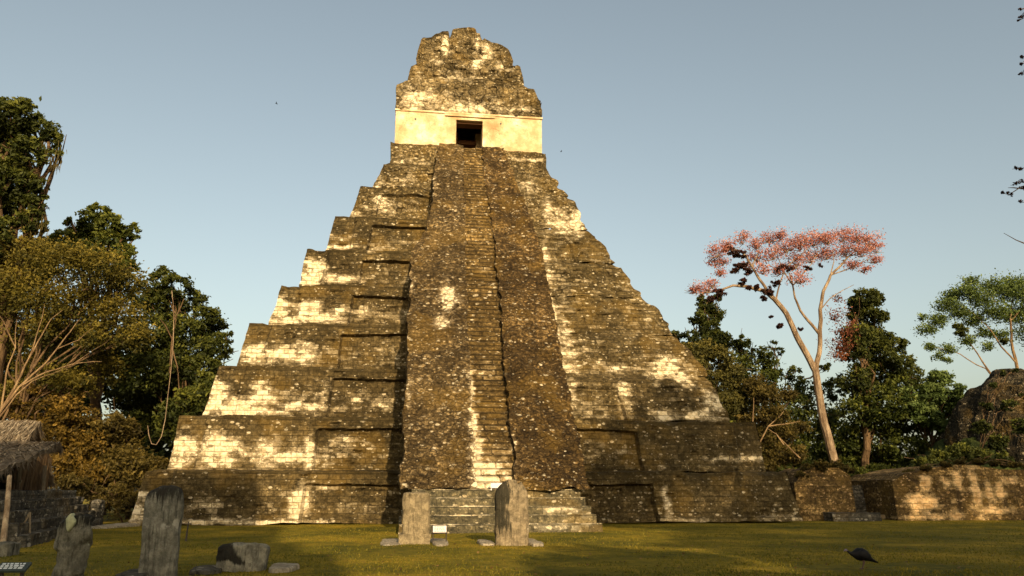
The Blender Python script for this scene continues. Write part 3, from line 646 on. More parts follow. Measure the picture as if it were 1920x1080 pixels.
# ------------------------------------------------------------------ LEFT: stepped platform with hut
pf = empty('stepped_platform', (-20, 40, 0), 'low grey stepped masonry platform carrying the thatched hut on the left', 'platform')
A, B = ground(55, 1024)[:2], ground(188, 986)[:2]
dirv = (B-A)/np.linalg.norm(B-A); nrm = np.array([dirv[1], -dirv[0]]); Lw = np.linalg.norm(B-A)+1.
for k in range(5):
    m = M(); z0, z1 = .34*k-.05, .34*(k+1); n = int(Lw/.15); u = np.linspace(-.3, Lw, n*2); back = -.36*k
    prof = [(0, z0), (0, z0+.17), (0.0, z1), (-.4, z1), (-1.5, z1-.02)] if k < 4 else [(0, z0), (0, z1-.1), (-.05, z1), (-.6, z1+.02), (-4, z1+.03), (-22, z1+.05)]
    G = np.array([[[*(A+dirv*a_+nrm*(back+o)), z] for o, z in prof] for a_ in u])
    hb = _h(np.floor(u/.6).astype(int), np.full(len(u), k), np.zeros(len(u), int), 4)-.5; G[:, :3, :2] += hb[:, None, None]*.14*nrm
    G = G+vec_noise(G, 1.4, .05, k, 2); m.grid(G, -.05, flip=True)
    c0 = G[0]; e0 = np.array([[*(A+dirv*-.3+nrm*-22), z] for z in (z0, (z0+z1)/2, z1)]); m.grid(np.stack([np.linspace(c0[:3], e0, 60)[q_]+vec_noise(np.linspace(c0[:3], e0, 60)[q_], 2, .05, k, 2)*(q_ > 0) for q_ in range(60)]), -.05)
    c = G[-1]; e = np.array([[*(A+dirv*Lw+nrm*-22), z] for z in (z0, (z0+z1)/2, z1)]); m.grid(np.stack([c[:3], e]), -.05)
    m.build('step', m_grey, pf)
# top grassy sheet of the platform is its own stone floor; hut stands on it
Yh = 36.; zp = 1.75
hut = empty('thatched_hut', (-17, Yh, zp), 'thatched palm hut with dark open end on the grey stepped platform', 'hut')
hx1 = at(80, 850, Yh)[0]; hx0 = hx1-9; ze = at(60, 905, Yh-1.2)[2]; zr = at(60, 790, Yh)[2]
def thatch_roof(name, x0, x1, ye, ze, yr_, zr_, yb, zb_, mat, parent, seed=0):
    m = M(); nu = 90; u = np.linspace(x0, x1, nu)
    pr = np.vstack([np.linspace((ye, ze), (yr_, zr_), 16), np.linspace((yr_, zr_), (yb, zb_), 8)[1:]])
    G = np.array([[[x, y, z] for y, z in pr] for x in u]); G = G+vec_noise(G, 1.2, .07, seed, 3)
    G[:, 0, 2] -= RNG.uniform(0, .22, nu); G[0, :, 0] -= .1
    lo = G.copy(); lo[..., 2] -= .16; m.grid(G, 0.); m.grid(lo, 0., flip=True)
    for e in (0, -1): m.grid(np.stack([G[e], lo[e]]), 0.)
    # loose fronds
    n = 3800; a_ = RNG.integers(0, nu, n); b_ = RNG.integers(0, 16, n); c = G[a_, b_]+np.array([0, 0, .03])
    dn = np.array([0, ye-yr_, ze-zr_]); dn = dn/np.linalg.norm(dn)
    L_ = RNG.uniform(.25, .6, n)[:, None]; tip = c+dn*L_+RNG.normal(0, .10, (n, 3))+np.array([0, -.03, .03]); sd = np.stack([RNG.uniform(.015, .035, n), np.zeros(n), RNG.uniform(-.01, .01, n)], -1)
    V = np.stack([c-sd, c+sd, tip], 1).reshape(-1, 3); m.add(V, F3=np.arange(3*n).reshape(n, 3), attr=np.repeat(RNG.random(n)**1.5, 3))
    # ragged gable fringe
    n = 260; b_ = RNG.integers(0, len(pr), n); c = G[-1, b_]; tip = c+np.stack([RNG.uniform(0, .22, n), RNG.normal(0, .1, n), -RNG.uniform(.1, .45, n)], -1); sd = np.stack([np.zeros(n), RNG.uniform(.02, .05, n), np.zeros(n)], -1)
    m.add(np.stack([c-sd, c+sd, tip], 1).reshape(-1, 3), F3=np.arange(3*n).reshape(n, 3))
    return m.build(name, mat, parent)
thatch_roof('roof', hx0, at(66, 850, Yh)[0], Yh-1.9, ze+.75, Yh, zr, Yh+2.2, ze, m_thatch, hut, 1)
thatch_roof('roof', hx0, at(60, 860, 32.)[0], 28.6, at(40, 905, 28.6)[2], Yh-1.7, at(40, 828, Yh-1.7)[2], Yh-1.5, at(40, 840, Yh-1.5)[2], m_thatch, hut, 4)
m = M()
for k in range(26): 
    y = Yh-1.6+k*.13; m.tube([(hx1-.35+RNG.normal(0, .02), y, zp-.05), (hx1-.3, y, ze+.9-.0*abs(y-Yh)+.8*(1-abs(y-Yh)/2))], .055, 6)
m.build('pole_wall', B_brown, hut)
m = M(); m.box(hx0, hx1-.6, Yh-1.2, Yh+1.6, zp, ze+.4); m.build('inner_wall', m_signdark, hut)
for x, y in ((hx1+.05, Yh-1.9), (hx1+.12, Yh+.2)): M().tube([(x, y, zp-.05), (x-.05, y, ze+.7)], .09, 8).build('corner_post', B_wood, hut)
m = M(); m.tube([(hx1-.5, Yh-1.95, zp+.28), (hx1+.15, Yh-1.9, zp+.30)], .06, 7)
m.build('rail', B_wood, hut)
q = ground(4, 1032); t_ = at(18, 893, 28.7); M().tube([(q[0], q[1], -.05), ((q[0]+t_[0])/2+.03, (q[1]+t_[1])/2-.02, t_[2]*.5), t_], [.09, .08, .07], 8).build('roof_pole', bark('pole_bark', (.46, .34, .2), (.2, .13, .07)), hut)
# trestle
q = ground(36, 1020); m = M()
m.tube([(q[0]-.15, q[1], -.02), (q[0]+.15, q[1]+.1, 1.0)], .035, 6); m.tube([(q[0]+.28, q[1]+.1, -.02), (q[0]+.15, q[1]+.1, 1.0)], .035, 6); m.tube([(q[0]+.05, q[1]+.6, -.02), (q[0]+.14, q[1]+.12, .95)], .035, 6)
tag(m.build('wooden_trestle', B_wood), 'small leaning trestle of thin poles before the grey platform steps', 'trestle')
block('stone_block', -12, 27, 1042, 1014, 24.6, .8, m_stela_dark, 'dark low stone block on the grass under the leaning hut pole', 'stone block', crown=.2, expo=6, amp=.05, seed=22)
block('stone_block', 168, 187, 985, 934, 45.0, .9, m_grey, 'upright grey stone block at the far end of the stepped platform', 'stone block', crown=.15, expo=6, amp=.06, seed=25)

# ------------------------------------------------------------------ RIGHT: walls and mound
def wall(name, px0, px1, pyts, Yd, depth, mat, label, lean=.12, cat='wall', pale=None, seed=0):
    x0, x1 = at(px0, 950, Yd)[0], at(px1, 950, Yd)[0]; P = np.array([at(x, y, Yd) for x, y in pyts])
    o = slab(name, x0, x1, Yd, Yd+depth, -.1, lambda x: float(np.interp(x, P[:, 0], P[:, 2])), mat, None, du=.14, lean=lean, amp=.035, relief=.14, pale=pale, seed=seed)
    return tag(o, label, cat)
wall('masonry_wall', 1497, 1605, [(1497,905),(1510,885),(1530,876),(1580,878),(1605,895)], 46.3, 4, m_wall, 'short sunlit ochre wall butting against the right corner of the pyramid')
wall('masonry_wall', 1600, 1690, [(1600,912),(1640,908),(1690,905)], 48.6, 3, m_grey, 'dark recessed wall between the short ochre wall and the long striped wall', seed=3)
WP = []
for px, py, rx, ry, st in [(1725,940,28,14,1.1),(1735,905,10,16,1),(1775,905,9,10,1),(1795,905,8,16,1),(1828,915,8,35,1),(1852,930,7,20,.9),(1875,920,9,16,.9),(1860,957,42,6,1),(1750,968,18,8,1),(1790,965,12,8,1),(1835,970,8,8,.8),(1700,970,30,4,.7),(1890,905,14,10,.7)]:
    c = at(px, py, 45.6); e = at(px+rx, py, 45.6); u = at(px, py-ry, 45.6); WP.append((c[0], c[2], e[0]-c[0], u[2]-c[2], st))
wall('masonry_wall', 1682, 2060, [(1682,900),(1700,888),(1730,882),(1790,872),(1840,872),(1880,880),(1930,880),(2060,885)], 45.4, 6, m_wall, 'long ochre plaza wall with pale patches and painted tree-shadow streaks at the right edge', pale=WP, seed=6, lean=.08)
wall('kerb_step', 1560, 1650, [(1560,962),(1650,962)], 45.2, 1.6, m_grey, 'dark low stone ledge at the foot of the recessed wall', cat='ledge', seed=8)

def mound(name, pts, Yc, depth, mat, amp, label, cat, kind=None, seed=0):
    P = np.array([at(x, y, Yc) for x, y in pts]); x0, x1 = P[0, 0], P[-1, 0]
    nu, nv = 110, 90; u = np.linspace(x0, x1, nu); ztop = np.interp(u, P[:, 0], P[:, 2])
    v = np.linspace(0, 1, nv); U, Vv = np.meshgrid(u, v, indexing='ij')
    prof = np.sin(PI*Vv)**.7
    Z = ztop[:, None]*prof-.2; Yy = Yc+depth*(Vv-.5)
    G = np.stack([U, Yy, Z], -1); G = G+vec_noise(G, .45, amp, seed, 3)+vec_noise(G, 1.7, amp*.4, seed+4, 2)
    m = M(); m.grid(G, -.05); o = m.build(name, mat)
    return tag(o, label, cat, kind=kind)
mound('hillside', [(1690,915),(1735,880),(1775,840),(1810,800),(1850,780),(1900,745),(1990,740),(2100,800),(2200,915)], 62, 20, m_slope, .5, None, None, 'structure', 3)
mound('ruined_mound', [(1795,900),(1808,800),(1822,745),(1845,705),(1870,690),(1905,690),(1935,700),(1990,720),(2060,760),(2120,900)], 61, 16, m_dark, .40, 'dark crumbling stone mound rising behind the long right wall', 'ruin', None, 5)

# ------------------------------------------------------------------ VEGETATION
def leaves(m, blobs, n, size, flat=.75, clump=.30, shell=.45, droop=0., tone=0.):
    """blobs: (centre xyz, radius). leaf-sized faces gathered in clumps spread through each blob"""
    tot = sum(r**2 for c, r in blobs)
    for c, r in blobs:
        c = np.asarray(c, float); k = max(60, int(n*r*r/tot)); nc = max(6, k//34)
        d = RNG.normal(size=(nc, 3)); d /= np.linalg.norm(d, axis=1)[:, None]
        rad = r*(shell+(1-shell)*RNG.random(nc)**.5)*(1+.22*vn(d*1.7+c, 1.2, 3)); cc = c+d*rad[:, None]*np.array([1, 1, flat])
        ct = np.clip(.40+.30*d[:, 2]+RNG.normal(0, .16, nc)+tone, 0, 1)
        ids = RNG.integers(0, nc, k); cr = r*clump*RNG.uniform(.5, 1.25, nc)
        p = cc[ids]+RNG.normal(size=(k, 3))*cr[ids][:, None]*np.array([.6, .6, .38])
        if droop: p[:, 2] -= droop*RNG.random(k)**2.2*cr[ids]*3
        nn = RNG.normal(size=(k, 3))+np.array([0, -.3, .7]); nn /= np.linalg.norm(nn, axis=1)[:, None]
        a = np.cross(nn, RNG.normal(size=(k, 3))); a /= np.linalg.norm(a, axis=1)[:, None]; b = np.cross(nn, a)
        s = size*RNG.uniform(.55, 1.3, k)[:, None]; a *= s; b *= s*.5
        bend = nn*s*.18
        V = np.stack([p-a, p-b+bend, p+a, p+b+bend], 1).reshape(-1, 3)
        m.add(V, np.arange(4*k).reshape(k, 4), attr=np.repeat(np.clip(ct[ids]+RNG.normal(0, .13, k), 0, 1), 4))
def curve(a, b, sag=.12, n=7, jit=.03):
    a, b = np.asarray(a, float), np.asarray(b, float); t = np.linspace(0, 1, n)[:, None]; L_ = np.linalg.norm(b-a)
    p = a*(1-t)+b*t; p[:, 2] += (np.sin(PI*t)*sag*L_)[:, 0]; p[1:-1] += RNG.normal(0, jit*L_, (n-2, 3)); return p
def px_blobs(Y, L, spread=.6):
    out = []
    for b in L:
        x, y, r = b[:3]; dy = b[3] if len(b) > 3 else RNG.uniform(-spread, spread)*r*Y/F*2
        out.append((at(x, y, Y+dy), r*Y/F))
    return out
def tree(name, label, cat, Y, blobs, base, lm, bm, n, size, group=None, r0=.45, fork=.45, limbs=True, extra=None, flat=.8, droop=0., clump=.30, tone=0., nb=None, shell=.45, trunkpts=None, parts=None, z0=0.):
    bl = px_blobs(Y, blobs) if len(blobs) and len(blobs[0]) < 5 else blobs
    b0 = np.array([base[0], base[1], z0]) if not isinstance(base, (int, float)) else np.array([at(base, 900, Y)[0], Y, z0])
    t = empty(name, b0, label, cat, group)
    b0 = b0 if trunkpts is not None else b0+np.array([0, .035*Y*(Y > 40), 0]); t.location = b0.tolist()
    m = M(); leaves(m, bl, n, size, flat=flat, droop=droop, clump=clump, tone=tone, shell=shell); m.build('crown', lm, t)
    cen = np.mean([c for c, r in bl], 0); w = M(); b0 = np.array(b0)
    if trunkpts is None:
        top = np.array([b0[0]*.5+cen[0]*.5, b0[1]*.5+cen[1]*.5, z0+(cen[2]-z0)*fork*1.3]); tp = curve(b0-[0, 0, .3], top, 0, 9, .012)
        rad = np.linspace(r0, r0*.6, 9); rad[0] *= 1.5; w.tube(tp, rad, 10)
        for c, r in bl:
            s = tp[RNG.integers(5, 9)]; c = c+np.array([0, .55*r, 0]); cv = curve(s, c, .08, 8, .03); w.tube(cv, np.linspace(r0*.30, .03, 8), 7)
            for k in range(4 if limbs else 1):
                e = c+RNG.normal(size=3)*r*np.array([.6, .6, .5]); w.tube(curve(cv[RNG.integers(4, 7)], e, .05, 5, .04), np.linspace(r0*.16, .02, 5), 5)
    else:
        for pts, r1, r2 in trunkpts: w.tube(np.array(pts), np.linspace(r1, r2, len(pts))*(.64 if Y < 70 else .5), 9)
    w.build('trunk', bm, t)
    if extra: extra(t, bl)
    return t

# left side
def moss(lm, spots, Y, n=260):
    def f(t, bl):
        for px, py, L_, w_ in spots:
            c = at(px, py, Y); m = M()
            for k in range(n//4):
                a = c+RNG.normal(size=3)*np.array([w_, w_, .25]); l_ = L_*RNG.uniform(.3, 1); e = a+[RNG.normal(0, .06), RNG.normal(0, .06), -l_]
                m.add([a-[.018, 0, 0], a+[.018, 0, 0], e+[.008, 0, 0], e-[.008, 0, 0]], [[0, 1, 2, 3]], attr=RNG.random()*.7)
            m.build('hanging_moss', lm, t)
    return f
tree('forest_tree', 'tall moss-draped dark green tree cut by the left edge of the photo', 'tree', 50,
     [(15,215,40),(52,222,26),(80,245,26),(98,262,17),(100,290,13),(10,275,50),(50,285,30),(-40,260,70),(15,345,48),(55,345,24),(68,375,20),(-40,360,70),(55,410,24),(70,425,15),(5,425,22),(-30,450,40)], (at(-70, 900, 50)[0], 50), L_dark, B_brown, 26000, .17, r0=.7,
     extra=moss(L_moss, [(97,290,.9,.35),(104,300,.7,.15),(64,400,1.0,.35),(72,425,.9,.2),(78,270,.8,.4)], 49.5, 120), flat=.95, clump=.28)
tree('forest_tree', 'green tree with a spiky crown behind the rusty tree', 'tree', 60,
     [(186,398,20),(172,418,26),(205,420,24),(228,438,20),(247,438,13),(250,428,8),(150,440,26),(200,455,30),(118,455,28),(85,465,26),(232,475,20),(128,420,8),(130,410,5),(60,500,40),(150,480,34),(220,500,30)], 170, L_green, B_brown, 18000, .18, clump=.26)
def fan(t, bl):
    m = M()
    for L_, r1, r2 in [([(-60,900),(-30,820),(0,770),(30,720),(55,670),(68,640)],.30,.09),([(0,770),(35,725),(75,690),(110,655),(135,625),(150,600)],.20,.05),([(55,670),(80,630),(98,600),(118,580)],.13,.03),
        ([(35,725),(90,695),(140,680),(190,676)],.15,.04),([(110,655),(150,640),(175,615)],.09,.02),([(0,770),(12,700),(30,650),(34,600)],.16,.05),([(-30,820),(30,740),(60,715),(120,690)],.14,.04),([(68,640),(80,600),(84,570)],.09,.02),([(140,680),(165,665),(200,640)],.07,.02),([(30,650),(10,610),(-10,580)],.1,.04)]:
        p = np.array([at(x, y, 45.6+.01*x) for x, y in L_]); q = np.vstack([np.linspace(p[i], p[i+1], 4)[:-1] for i in range(len(p)-1)]+[p[-1:]]); q += vec_noise(q, .6, .10, 3, 2); m.tube(q, np.linspace(r1*.36, r2*.34, len(q)), 8)
    m.build('limb', B_tan, t, smooth=True)
tree('forest_tree', 'rust brown leafed tree with a fan of pale bare limbs on the left', 'tree', 50,
     [(40,470,40),(110,490,45),(180,500,45),(235,530,34),(20,540,50),(90,560,50),(160,570,50),(225,590,42),(250,630,30),(30,610,46,2),(110,630,40,2),(180,640,40,2),(60,690,40,3),(140,720,34,3),(-20,640,60,2),(0,720,40,3),(210,690,30,3),(75,615,26,-1),(100,705,24,-1),(175,630,26,-1),(20,740,26,0),(150,720,26,0)], (at(-60, 900, 48)[0], 48), L_gold, B_brown, 44000, .11, extra=fan, r0=.25, clump=.52, shell=.3)
def rope(t, bl):
    p = np.array([at(x, y, 50.6) for x, y in [(322,545),(326,580),(325,640),(321,690),(315,740),(310,785),(303,818),(293,834),(284,832),(279,815),(277,798)]])
    q = np.vstack([np.linspace(p[i], p[i+1], 5)[:-1] for i in range(len(p)-1)]+[p[-1:]]); M().tube(q, .024, 7).build('hanging_vine', B_pale, t, smooth=True)
    m = M()
    for L_ in [[(318,700),(322,640),(330,600),(322,575)],[(325,640),(310,610),(300,598)],[(326,600),(338,578),(345,560)],[(322,650),(333,690),(338,760),(340,840)]]:
        p = np.array([at(x, y, 53.6) for x, y in L_]); m.tube(p, np.linspace(.05, .025, len(p)), 7)
    m.build('aerial_root', B_brown, t)
tree('forest_tree', 'dark green spreading tree with a looping hanging vine beside the pyramid', 'tree', 56,
     [(310,512,18),(290,535,26),(330,535,24),(268,560,26),(355,565,26),(310,575,40),(385,590,24),(405,610,22),(425,632,16),(350,625,44),(395,650,30),(425,662,14),(280,630,44),(320,680,46),(380,695,34),(270,700,44),(240,660,36),(345,740,40,3),(290,750,36,3),(300,800,30,4),(350,800,36,4),(380,760,26,4),(240,740,34,3),(345,765,34,-4),(372,745,26,-4),(325,800,30,-3),(355,800,24,-4),(385,720,22,-3)], 345, L_dark, B_brown, 42000, .15, extra=rope, clump=.30, r0=.26)
G3 = 'rusty shrubs between hut and pyramid'
tree('tall_shrub', 'broad rust and olive shrub right behind the thatched hut', 'shrub', 50,
     [(110,770,30),(150,790,36),(95,810,34),(150,840,44),(110,880,44),(60,800,34),(170,890,36),(30,760,30),(20,850,60),(80,740,24),(130,760,24)], 120, L_orange, B_brown, 17000, .12, group=G3, r0=.14, clump=.36, shell=.2)
tree('tall_shrub', 'rounded olive shrub between the rusty shrub and the pyramid corner', 'shrub', 52,
     [(200,800,34),(225,830,34),(190,850,40),(240,870,38),(210,900,44),(265,900,30),(285,880,20),(300,870,14),(235,800,22)], 230, L_moss, B_brown, 15000, .12, group=G3, r0=.14, clump=.34, shell=.2)
tree('low_shrub', 'low dark brown shrub at the left foot of the pyramid', 'shrub', 47.5,
     [(215,925,22),(250,935,18),(195,945,22),(235,955,22),(275,905,12),(160,918,22),(140,905,22),(178,932,16),(120,915,16)], 225, L_moss, B_brown, 5000, .10, r0=.06, tone=-.15, shell=.2)
# right side: the flowering tree
YP = 64
def pk(x, y, d=0.): return at(x, y, YP+d)
def rs(L_): 
    p = np.array([pk(*q) for q in L_]); q = np.vstack([np.linspace(p[i], p[i+1], 5)[:-1] for i in range(len(p)-1)]+[p[-1:]]); return q+vec_noise(q, .5, .12, 5, 2)
tp = [(rs([(1572,905),(1565,870),(1552,820),(1542,770),(1533,720),(1530,690)]), .62, .46), (rs([(1532,700),(1510,655),(1490,620),(1472,588),(1452,562),(1430,545)]), .44, .30),
      (rs([(1530,695),(1536,660),(1538,620),(1541,580),(1546,545),(1556,515)]), .36, .18), (rs([(1556,515),(1575,498),(1592,482),(1606,468),(1612,455)]), .17, .05), (rs([(1556,515),(1562,490),(1560,470)]), .09, .03),
      (rs([(1536,625),(1515,600),(1500,582),(1490,560),(1484,535),(1478,510)]), .22, .08), (rs([(1484,535),(1470,510),(1455,480),(1450,455)]), .1, .03),
      (rs([(1440,552),(1425,525),(1412,500),(1400,480),(1385,468),(1362,462)]), .22, .06), (rs([(1430,545),(1400,536),(1375,536),(1350,545),(1325,548)]), .26, .07),
      (rs([(1412,500),(1420,480),(1425,460)]), .1, .03), (rs([(1455,565),(1462,530),(1470,505),(1500,480),(1520,460)]), .12, .03), (rs([(1556,515),(1590,505),(1620,490),(1640,475)]), .09, .03), (rs([(1484,535),(1500,515),(1520,495),(1535,470)]), .1, .03),
      (rs([(1592,482),(1620,470),(1645,462)]), .08, .02),(rs([(1541,580),(1560,560),(1580,545),(1600,535)]), .09, .03)]
def epi(t, bl):
    m = M(); leaves(m, px_blobs(YP-.3, [(1366,467,11),(1380,478,12),(1395,478,8),(1388,500,13),(1402,508,10),(1375,508,7),(1392,528,9),(1404,540,8),(1440,548,12),(1455,530,10),(1468,500,10),(1420,540,9),(1480,505,8),(1515,503,8),(1455,505,7),(1460,610,8),(1500,615,6),(1435,560,9),(1350,548,12),(1335,560,10),(1446,593,5),(1538,498,5)], .1), 7000, .13, flat=.8, shell=0.); m.build('epiphyte', L_epi, t)
    m = M(); leaves(m, px_blobs(YP+1, [(1572,590,16),(1585,615,20),(1580,645,20),(1568,670,16),(1570,560,10)], .2), 1500, .11, shell=.1, clump=.9); m.build('red_foliage', L_red, t)
    # fine twigs
    for c, r in bl:
        m = M()
        for k in range(8):
            e = c+RNG.normal(size=3)*r*np.array([.7, .7, .45]); m.tube(curve(c-[0, 0, r*.7], e, .05, 4, .05), [.035, .028, .02, .012], 4, caps=False)
        m.build('twig', B_pale, t)
PKB = [(x, y, r*1.35) for x, y, r in 
     [(1345,470,14),(1340,490,12),(1362,458,12),(1392,448,12),(1418,458,12),(1440,445,13),(1462,440,12),(1420,480,14),(1450,475,15),(1475,460,15),(1500,455,17),(1525,448,17),(1552,445,17),(1580,440,16),(1605,442,15),(1630,450,15),(1642,465,12),(1640,485,11),(1615,470,15),(1585,470,16),(1550,475,15),(1520,480,16),(1490,490,16),(1460,505,13),(1430,505,12),(1400,500,10),(1350,510,10),(1318,540,13),(1300,542,10),(1335,532,10),(1600,495,12),(1500,520,14),(1620,505,9),(1355,490,9)]]
tree('flowering_tree', 'tall pale-trunked tree with sparse pink crown and dark epiphytes right of the pyramid', 'tree', YP,
     PKB,
     1572, L_pink, B_pale, 16500, .095, trunkpts=tp, extra=epi, flat=.62, clump=.75, shell=.15)
# forest behind
G4 = 'jungle trees behind the pyramid on the right'
tree('forest_tree', 'vine-smothered tall tree shaped like a column right behind the pink tree', 'tree', 70,
     [(1622,556,24),(1642,562,18),(1605,565,18),(1618,590,30),(1645,590,20),(1610,625,30),(1640,625,28),(1600,650,30),(1650,650,36),(1680,645,20),(1690,680,28),(1640,700,44),(1600,710,34),(1705,700,22)], 1640, L_dark, B_brown, 20000, .19, group=G4, droop=.5, clump=.27)
tree('forest_tree', 'wide dark green tree under the column tree on the right', 'tree', 72,
     [(1690,720,34),(1720,740,30),(1740,720,16),(1660,760,44),(1620,770,44),(1700,790,44),(1740,790,30),(1640,830,50),(1590,820,36),(1700,850,44),(1750,850,34),(1600,870,40)], 1680, L_green, B_brown, 20000, .19, group=G4, tone=-.1)
tree('forest_tree', 'bright yellow green tree beside the dark stone mound', 'tree', 68,
     [(1760,710,22),(1785,730,20),(1745,740,26),(1800,750,18),(1775,765,28),(1740,780,26),(1720,760,22),(1805,775,12),(1700,740,18),(1770,800,22)], 1765, L_pale, B_brown, 13000, .17, group=G4, tone=-.05)
tree('forest_tree', 'ragged black green tree peeking over the right slope of the pyramid', 'tree', 82,
     [(1325,575,18),(1340,590,18),(1310,595,18),(1330,615,24),(1295,628,14),(1268,628,13),(1350,640,26),(1250,618,6),(1320,650,30),(1290,660,24),(1345,560,10),(1318,560,10)], 1325, L_dark, B_brown, 12000, .20, group=G4, tone=-.15, clump=.30)
tree('forest_tree', 'dark rounded tree filling the gap left of the pink tree', 'tree', 80,
     [(1385,640,18),(1400,655,26),(1430,672,26),(1450,650,12),(1462,660,10),(1455,690,24),(1380,690,34),(1425,720,40),(1490,700,18),(1510,730,30),(1400,760,44),(1470,770,50),(1530,790,40),(1440,830,50),(1520,850,50),(1380,830,40),(1545,690,14),(1560,730,26)], 1440, L_green, B_brown, 22000, .20, group=G4, tone=-.15)
tree('forest_tree', 'olive brown bushy tree touching the right flank of the pyramid', 'tree', 60,
     [(1290,655,20),(1320,660,26),(1350,670,24),(1300,690,28),(1345,710,34),(1375,700,24),(1385,735,28),(1360,760,30),(1400,770,20),(1330,740,20)], 1370, L_olive, B_brown, 18000, .14, group=G4, clump=.30, r0=.25)
def twg(Y, LL, bm=B_tan):
    def f(t, bl):
        m = M()
        for L_ in LL:
            p = np.array([at(x, y, Y) for x, y in L_]); q = np.vstack([np.linspace(p[i], p[i+1], 4)[:-1] for i in range(len(p)-1)]+[p[-1:]]); q += vec_noise(q, .8, .08, 3, 2); m.tube(q, np.linspace(.055, .02, len(q)), 6)
        m.build('limb', bm, t)
    return f
tree('forest_tree', 'thin brown tree with pale crooked limbs right of the pyramid terraces', 'tree', 58,
     [(1415,720,24),(1440,740,26),(1400,790,20),(1450,780,28),(1425,820,24),(1470,810,26),(1460,850,26),(1490,850,22),(1440,870,22),(1480,740,18),(1500,800,18)], 1450, L_moss, B_brown, 14000, .12, group=G4, clump=.34, shell=.25, r0=.16,
     extra=twg(56.6, [[(1424,830),(1440,800),(1462,780),(1470,770)],[(1470,835),(1455,815),(1440,805)],[(1411,790),(1412,765),(1414,745)],[(1500,860),(1480,840),(1462,822)],[(1440,800),(1470,795),(1500,790)]]))
tree('low_shrub', 'bright green shrub growing on top of the recessed right wall', 'shrub', 52,
     [(1640,885,20),(1670,890,22),(1610,890,18),(1700,888,16),(1625,905,12),(1590,880,10)], 1645, L_green, B_brown, 7000, .10, r0=.06, shell=.2, z0=2.2)
tree('low_shrub', 'dry brown shrub on the rim of the short ochre wall', 'shrub', 47.0,
     [(1515,880,13),(1540,872,13),(1570,873,13),(1590,882,11),(1502,892,10)], 1545, L_moss, B_brown, 4200, .09, r0=.05, shell=.2, z0=2.8)
tree('low_shrub', 'brown grassy growth along the top of the long right wall', 'shrub', 46.0,
     [(1735,878,10),(1770,871,10),(1800,867,10),(1835,865,11),(1865,868,11),(1900,872,11),(1930,874,11),(1705,886,10)], 1820, L_moss, B_brown, 9000, .08, r0=.05, shell=.1, flat=.5, z0=2.9)
tree('low_shrub', 'dark creeping scrub growing over the stone mound', 'shrub', 53.5, [(1840,800,16),(1850,760,12),(1862,722,9),(1880,700,8),(1905,694,7),(1890,760,16),(1915,800,18),(1870,830,20),(1825,850,16),(1925,740,12)], 1850, L_dark, B_brown, 6000, .12, r0=.05, shell=.2, z0=2., tone=-.15)
tree('low_shrub', 'dark green bush on the slope below the stone mound', 'shrub', 53,
     [(1760,860,22),(1800,850,24),(1840,855,20),(1725,870,18),(1880,860,18)], 1800, L_dark, B_brown, 7000, .11, r0=.06, shell=.2, z0=2.)
def nest(t, bl):
    m = M(); leaves(m, px_blobs(73, [(1800,622,14),(1795,612,10),(1885,640,9)], .1), 2200, .14, shell=0.); m.build('leafy_nest', L_dark, t)
YQ = 74
def rq(L_, w): 
    p = np.array([at(x, y, YQ) for x, y in L_]); q = np.vstack([np.linspace(p[i], p[i+1], 4)[:-1] for i in range(len(p)-1)]+[p[-1:]]); return (q+vec_noise(q, .5, .12, 5, 2), w, w*.3)
tree('forest_tree', 'open pale green tree with layered airy crown above the stone mound', 'tree', YQ,
     [(1738,618,14),(1760,600,16),(1745,650,11),(1775,570,18),(1790,555,17),(1815,545,20),(1800,585,20),(1840,560,22),(1825,600,18),(1860,535,20),(1885,550,22),(1905,530,20),(1930,550,30),(1870,585,22),(1905,590,24),(1850,625,14),(1815,640,13),(1780,655,12),(1760,668,9),(1880,630,14),(1940,620,30),(1730,595,8),(1850,650,10),(1820,528,12),(1775,675,8)],
     1912, L_pale, B_tan, 26000, .13, extra=nest, flat=.75, clump=.85, shell=.15, tone=.05,
     trunkpts=[rq([(1912,760),(1908,690),(1898,640),(1896,600),(1898,560)], .40), rq([(1905,680),(1880,650),(1855,620),(1830,590),(1805,575)], .18), rq([(1860,700),(1835,665),(1815,640),(1800,620)], .18), rq([(1870,715),(1850,690),(1800,665),(1770,655),(1745,650)], .14), rq([(1898,600),(1870,570),(1850,550),(1830,540)], .12), rq([(1912,740),(1885,725),(1860,700)], .3), rq([(1898,600),(1920,570),(1940,550)], .16)])
# farther forest so no horizon shows
G5 = 'distant forest trees closing the horizon'
for (px, py, r, Y, lab) in [(110,640,110,76,'dark forest tree high behind the rusty tree'),(330,720,90,78,'dark forest tree behind the hanging vine'),(60,760,110,72,'hazy dark forest tree behind the hut'),(260,820,100,74,'dark forest tree low behind the left shrubs'),(1330,800,90,90,'dark forest tree behind the right corner of the pyramid'),(1560,830,110,92,'black green forest tree behind the pink trunk'),(1790,840,80,95,'dark forest tree behind the yellow green tree'),(1440,860,70,76,'low dark tree in the gloom behind the crooked limbs')]:
    tree('forest_tree', lab, 'tree', Y, [(px+dx*r, py+dy*r, r*.42) for dx, dy in ((-.6, .2), (0, -.25), (.6, .15), (-.3, .6), (.4, .6), (0, .25), (-.8, .7), (.85, .65))], px, L_dark, B_brown, 9000, .30, group=G5, tone=-.2, limbs=False)
